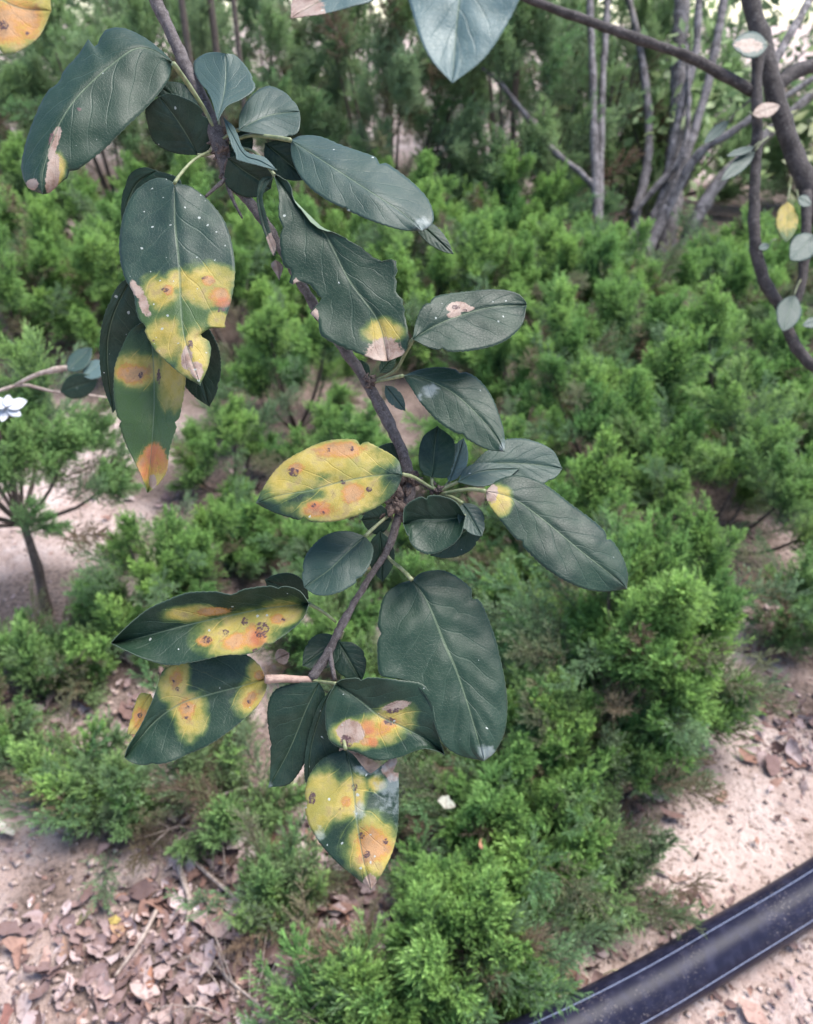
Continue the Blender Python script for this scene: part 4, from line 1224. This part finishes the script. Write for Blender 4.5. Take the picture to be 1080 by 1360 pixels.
at_leaf(968, 160, 935, 190, 14, -.02, pale=0.31, sy=-.5)
at_leaf(1090, 425, 1066, 432, 14, -.05, pale=0.35, sy=-.5)
at_leaf(1022, 325, 1008, 330, 10, -.06, pale=0.35, sy=-.5)
at_leaf(1060, 262, 1078, 272, 16, -.07, pale=0.22, sy=-.5)

# ================================================================== DRY TWIG with pale leaves at the left
def left_twig():
    d = 1.05
    org = P(-40, 560, d)
    root = empty("dry_twig", tuple(org))
    tag(root, "pale dry twig with bluish leaves and a white flower at the left edge", "twig")
    def tb(pts, r):
        link("stem", Geo().tube([P(x, y, d + dd) - org for (x, y, dd) in pts], r, 24, 6, .3, 3, 120).mesh("dry_twig_stem", M_STICK), root)
    tb([(-120, 640, .02), (-40, 545, 0), (20, 512, 0), (70, 520, .01), (110, 524, .02), (160, 530, .03)], [.003, .0025, .0022, .002, .002, .001])
    tb([(20, 512, 0), (50, 497, -.01), (80, 490, -.01), (108, 488, 0)], [.002, .003, .0045, .002])
    def lf(bx, by, tx, ty, w, **kw):
        M, L, R = ell(bx, by, tx, ty, w)
        leaf_from("leaf", M, L, R, d - .02, parent=root, U=24, VS=6, seed=int(bx), **kw)
    lf(90, 492, 122, 462, 26, pale=.25, sy=-.5)
    lf(112, 500, 138, 480, 26, pale=.75, sy=-.6)
    lf(80, 520, 130, 505, 34, pale=0, sy=.4)
    for (x0, y0, x1, y1, w) in ((8, 540, 36, 532, 16), (8, 540, 28, 552, 14), (8, 540, -12, 530, 16), (8, 540, 2, 560, 14), (8, 540, 12, 524, 14)):
        M, L, R = ell(x0, y0, x1, y1, w)
        leaf_from("petal", M, L, R, d - .03, parent=root, U=12, VS=4, seed=x1, sy=-.7, mats=[M_PETAL, M_PETAL], teeth=0.0)

M_PETAL = mat_simple("white_petal", (0.34, 0.34, 0.36), (0.46, 0.46, 0.48), 0.6, 0.3, 300, 0.1)
left_twig()

# ================================================================== FALLEN LEAVES, STICKS, CRUMBS
def dead_leaf_geo(rs, L, w, curl, fold):
    """Small curled leaf, 24 triangles."""
    V, F = [], []
    nu = 6
    for i in range(nu + 1):
        t = i / nu
        hw = 0.5 * w * (math.sin(math.pi * min(.98, max(.02, t)) ** .85) ** .8)
        z = curl * L * (t - .5) ** 2 * 4 * .24 + rs.normal() * .025 * L
        sk = rs.normal() * .07 * w
        for k, s in enumerate((-1, 0, 1)):
            V.append((s * hw * rs.uniform(.65, 1.15) + sk, (t - .5) * L, z + abs(s) * fold * hw + rs.normal() * .02 * L))
    for i in range(nu):
        for k in range(2):
            a = i * 3 + k
            F.append((a, a + 1, a + 4, a + 3))
    return V, F

rsD = np.random.RandomState(77)
DEADM = []
for i in range(6):
    V, F = dead_leaf_geo(rsD, 0.05, 0.026 + 0.004 * (i % 3), rsD.uniform(-.7, 1.0), rsD.uniform(-.3, .8))
    DEADM.append(mk_mesh("fallen_leaf", V, F, [M_DEAD]))

def fallen(px, py, size, label, group="fallen leaves on the soil", tint=None, rot=None, z=0.012, m=None, tilt=.35):
    g = G(px, py, 0)
    o = bpy.data.objects.new("fallen_leaf", DEADM[rsD.randint(0, 6)] if m is None else DEADM[m])
    COL.objects.link(o)
    zz = ground_z(g[0], g[1])
    o.location = (g[0], g[1], zz + z)
    o.rotation_euler = (rsD.normal() * tilt, rsD.normal() * tilt, rsD.rand() * 6.28 if rot is None else rot)
    s = size / 0.05
    o.scale = (s, s, s)
    tag(o, label, "leaf", group)
    if tint:
        o["tint"] = [float(c) * .68 for c in tint]
        o["tinted"] = 0.9
    return o

fallen(112, 830, .062, "large pink-brown fallen leaf left of the folded spotted leaf", tint=(.56, .33, .26), rot=1.35, z=.05)
fallen(152, 838, .045, "brown fallen leaf at the tip of the folded spotted leaf", tint=(.46, .27, .20), rot=.6, z=.03)
fallen(208, 775, .05, "curled tan fallen leaf caught upright above the folded leaf", tint=(.50, .36, .25), rot=.2, z=.06, tilt=.9)
fallen(200, 1300, .040, "orange-brown fallen leaf on litter at the lower left", tint=(.48, .22, .13), rot=.2)
fallen(90, 1262, .055, "long orange-tan fallen leaf in the lower left litter", tint=(.56, .32, .20), rot=.25)
fallen(150, 1218, .028, "small yellow fallen leaf in the lower left litter", tint=(.70, .52, .12), rot=1.3)
fallen(155, 1232, .030, "pale orange fallen leaf next to the small yellow one", tint=(.62, .38, .22), rot=1.0)
fallen(8, 1350, .040, "red-brown fallen leaf in the bottom left corner", tint=(.46, .20, .15), rot=.4)
fallen(8, 930, .036, "dull red fallen leaf at the left edge", tint=(.34, .13, .12), rot=1.2)
fallen(590, 1148, .034, "pale cream fallen leaf lying on the bright bottom juniper", tint=(.66, .64, .50), rot=1.2, z=.16)
fallen(632, 1200, .026, "small orange fallen leaf caught in the bottom juniper", tint=(.52, .26, .15), rot=.1, z=.15)
fallen(678, 1235, .022, "tiny peach fallen leaf by the bottom juniper", tint=(.60, .36, .25), rot=.9, z=.06)
fallen(885, 1222, .020, "dark red fallen leaf beside the pipe", tint=(.30, .09, .08), rot=.8)
fallen(1000, 1350, .055, "broad pinkish fallen leaf below the pipe", tint=(.50, .32, .26), rot=.8)
fallen(720, 918, .060, "red-brown leaf in the half dry juniper", tint=(.36, .17, .14), rot=.7, z=.10)
fallen(5, 1105, .050, "cream fallen leaf at the left edge", tint=(.72, .68, .60), rot=1.0)
fallen(85, 1105, .045, "pale pink fallen leaf on the soil at the lower left", tint=(.66, .52, .47), rot=1.2)
fallen(410, 1190, .042, "greyish mauve fallen leaf left of the lowest yellow leaf", tint=(.40, .30, .30), rot=.5)
fallen(310, 1200, .050, "wide mauve fallen leaf in the litter under the branch", tint=(.45, .34, .33), rot=1.2)
fallen(110, 1215, .040, "mottled olive fallen leaf above the long orange-tan one", tint=(.30, .28, .14), rot=1.5)

LIT = [  # patches of litter: px, py, spread px, share
    (100, 1260, 90, .10), (280, 1210, 90, .24), (210, 1310, 100, .18), (400, 1130, 60, .12), (440, 1230, 50, .08), (640, 1190, 60, .04), (580, 730, 80, .03), (200, 660, 60, .05), (340, 690, 50, .05), (250, 740, 60, .04), (150, 980, 60, .08), (260, 950, 60, .05), (720, 1310, 60, .10), (1060, 960, 36, .07), (1040, 1010, 30, .03),
    (120, 930, 60, .08), (900, 1230, 60, .03), (860, 1040, 60, .02), (400, 660, 60, .03), (1050, 840, 40, .03)]
def lit_point(rs):
    x = rs.rand() * sum(l[3] for l in LIT)
    for (px, py, s, w) in LIT:
        x -= w
        if x <= 0: break
    return px + rs.normal() * s, py + rs.normal() * s * .62

rsL = np.random.RandomState(9)
n = 0
while n < 170:
    px, py = lit_point(rsL)
    if not (0 < px < 1080 and 780 < py < 1360): continue
    fallen(px, py, rsL.uniform(.020, .055), "curled dull brown-mauve dead leaf in the ground litter", "dead leaves of the litter", z=rsL.uniform(.006, .02), tilt=.5)
    n += 1

def build_litter():
    V, F, R = [], [], []
    rs = np.random.RandomState(21)
    def put(px, py, L):
        g = G(px, py, 0)
        if not (0.2 < g[1] < 5): return
        v, f = dead_leaf_geo(rs, L, L * rs.uniform(.4, .65), rs.uniform(-.8, 1.1), rs.uniform(-.4, .9))
        q = Quaternion((0, 0, 1), rs.rand() * 6.28) @ Quaternion((1, 0, 0), rs.normal() * .45) @ Quaternion((0, 1, 0), rs.normal() * .45)
        z = ground_z(g[0], g[1]) + rs.uniform(.002, .012)
        b = len(V)
        for p in v:
            w = q @ Vector(p)
            V.append((g[0] + w.x, g[1] + w.y, z + w.z))
        F.extend(tuple(i + b for i in ff) for ff in f)
        R.extend([rs.rand()] * len(v))
    for i in range(2100):
        px, py = lit_point(rs)
        put(px, py, .007 + .045 * rs.rand() ** 2.2)
    for i in range(900):
        put(rs.uniform(-60, 1140), rs.uniform(620, 1400), rs.uniform(.006, .022))
    me = mk_mesh("leaf_litter", V, F, [M_DEAD])
    at = me.attributes.new("rnd", 'FLOAT', 'POINT')
    at.data.foreach_set("value", np.array(R, dtype=np.float32))
    tag(link("leaf_litter", me), "brown and mauve dead leaf litter scattered over the soil", None, None, "stuff")
build_litter()

def build_crumbs():
    rs = np.random.RandomState(4)
    V, F = [], []
    ico = [(-1, 0, .6), (1, 0, .6), (0, 1, .5), (0, -1, .5), (0, 0, 1.1), (0, 0, -.5)]
    fc = [(0, 3, 4), (3, 1, 4), (1, 2, 4), (2, 0, 4), (3, 0, 5), (1, 3, 5), (2, 1, 5), (0, 2, 5)]
    for i in range(3800):
        px, py = rs.uniform(-60, 1140), rs.uniform(600, 1420)
        g = G(px, py, 0)
        s = .0015 + .006 * rs.rand() ** 3
        if (60 < px < 180 and 860 < py < 1010) or (px < 150 and py > 1080): s *= 1.5
        b = len(V)
        for p in ico:
            V.append((g[0] + p[0] * s * rs.uniform(.6, 1.3), g[1] + p[1] * s * rs.uniform(.6, 1.3), ground_z(g[0], g[1]) + p[2] * s * .8))
        F.extend(tuple(k + b for k in f) for f in fc)
    tag(link("soil_crumbs", mk_mesh("soil_crumbs", V, F, [M_STONE])), "small crumbs and grit of pinkish soil", None, None, "stuff")
build_crumbs()

def stick(pts, r, label, mat=M_STICK, name="fallen_stick", cat="stick"):
    w = []
    for (px, py, z) in pts:
        g = G(px, py, z)
        w.append(np.array((g[0], g[1], z + ground_z(g[0], g[1]))))
    o = w[0]
    ob = link(name, Geo().tube([q - o for q in w], [r, r * .9, r * .5] if len(w) == 3 else [r, r * .9, r * .8, r * .5], 18, 6, .3, 5, 90).mesh(name, mat), None, tuple(o))
    tag(ob, label, cat, "sticks lying in the litter")

stick([(225, 1110, .012), (290, 1165, .016), (335, 1205, .010)], .004, "straight grey stick in the litter under the branch")
stick([(235, 1140, .010), (250, 1190, .012), (245, 1225, .008)], .006, "short thick grey stick in the lower left litter")
stick([(205, 1200, .02), (185, 1240, .02), (150, 1290, .012)], .004, "pale stick across the lower left litter")
stick([(700, 1210, .02), (715, 1260, .02), (718, 1330, .01)], .003, "thin upright dry stick left of the pipe end")
stick([(270, 1250, .01), (300, 1290, .02), (345, 1330, .03)], .003, "thin twig at the bottom left of the bottom junipers")
stick([(240, 1085, .03), (300, 1050, .05), (345, 1040, .04)], .003, "bent pale twig below the lower left spotted leaf")

# bare pale twigs of the half dry junipers and dry grass wisps
def wisps(name, label, px, py, n, ln, seed, mat, spread=.06, up=.8):
    rs = np.random.RandomState(seed)
    g0 = G(px, py, 0); g0[2] = ground_z(g0[0], g0[1])
    g = Geo()
    for i in range(n):
        a = rs.rand() * 6.28
        p0 = np.array((math.cos(a), math.sin(a), 0)) * spread * rs.rand()
        d = np.array((math.cos(a) * rs.uniform(.4, 1.2), math.sin(a) * rs.uniform(.4, 1.2), up * rs.uniform(.3, 1.2)))
        d /= np.linalg.norm(d)
        l = ln * rs.uniform(.5, 1.2)
        g.tube([p0, p0 + d * l * .5 + (0, 0, .02), p0 + d * l - np.array((0, 0, .25 * l))], [.0013, .0011, .0004], 8, 4)
        for j in range(3):
            f = rs.uniform(.3, .9)
            q = p0 + d * l * f + np.array((0, 0, .01))
            e = d + rs.normal(size=3) * .7
            g.tube([q, q + e / np.linalg.norm(e) * l * .3], [.0008, .0003], 4, 3)
    o = link(name, g.mesh(name, mat), None, tuple(g0))
    tag(o, label, "dry twigs")
wisps("dry_twig_tuft", "pale bare twigs sticking out beside the big veined leaf", 700, 870, 16, .16, 3, M_STRAW, up=1.2)
wisps("dry_twig_tuft", "pale yellow-green wisp lying against the pipe end", 765, 1295, 14, .09, 4, M_STRAW, up=.6)
wisps("dry_twig_tuft", "bare bleached twigs at the bottom edge left of the junipers", 330, 1345, 18, .14, 5, M_STICK, up=.5)
wisps("dry_twig_tuft", "dead grass wisps under the curved apple limb", 1050, 540, 26, .22, 6, M_STRAW, .2, 1.2)
wisps("dry_twig_tuft", "grey twigs on the litter below the lower left leaf", 290, 1080, 14, .12, 7, M_STICK, up=.5)
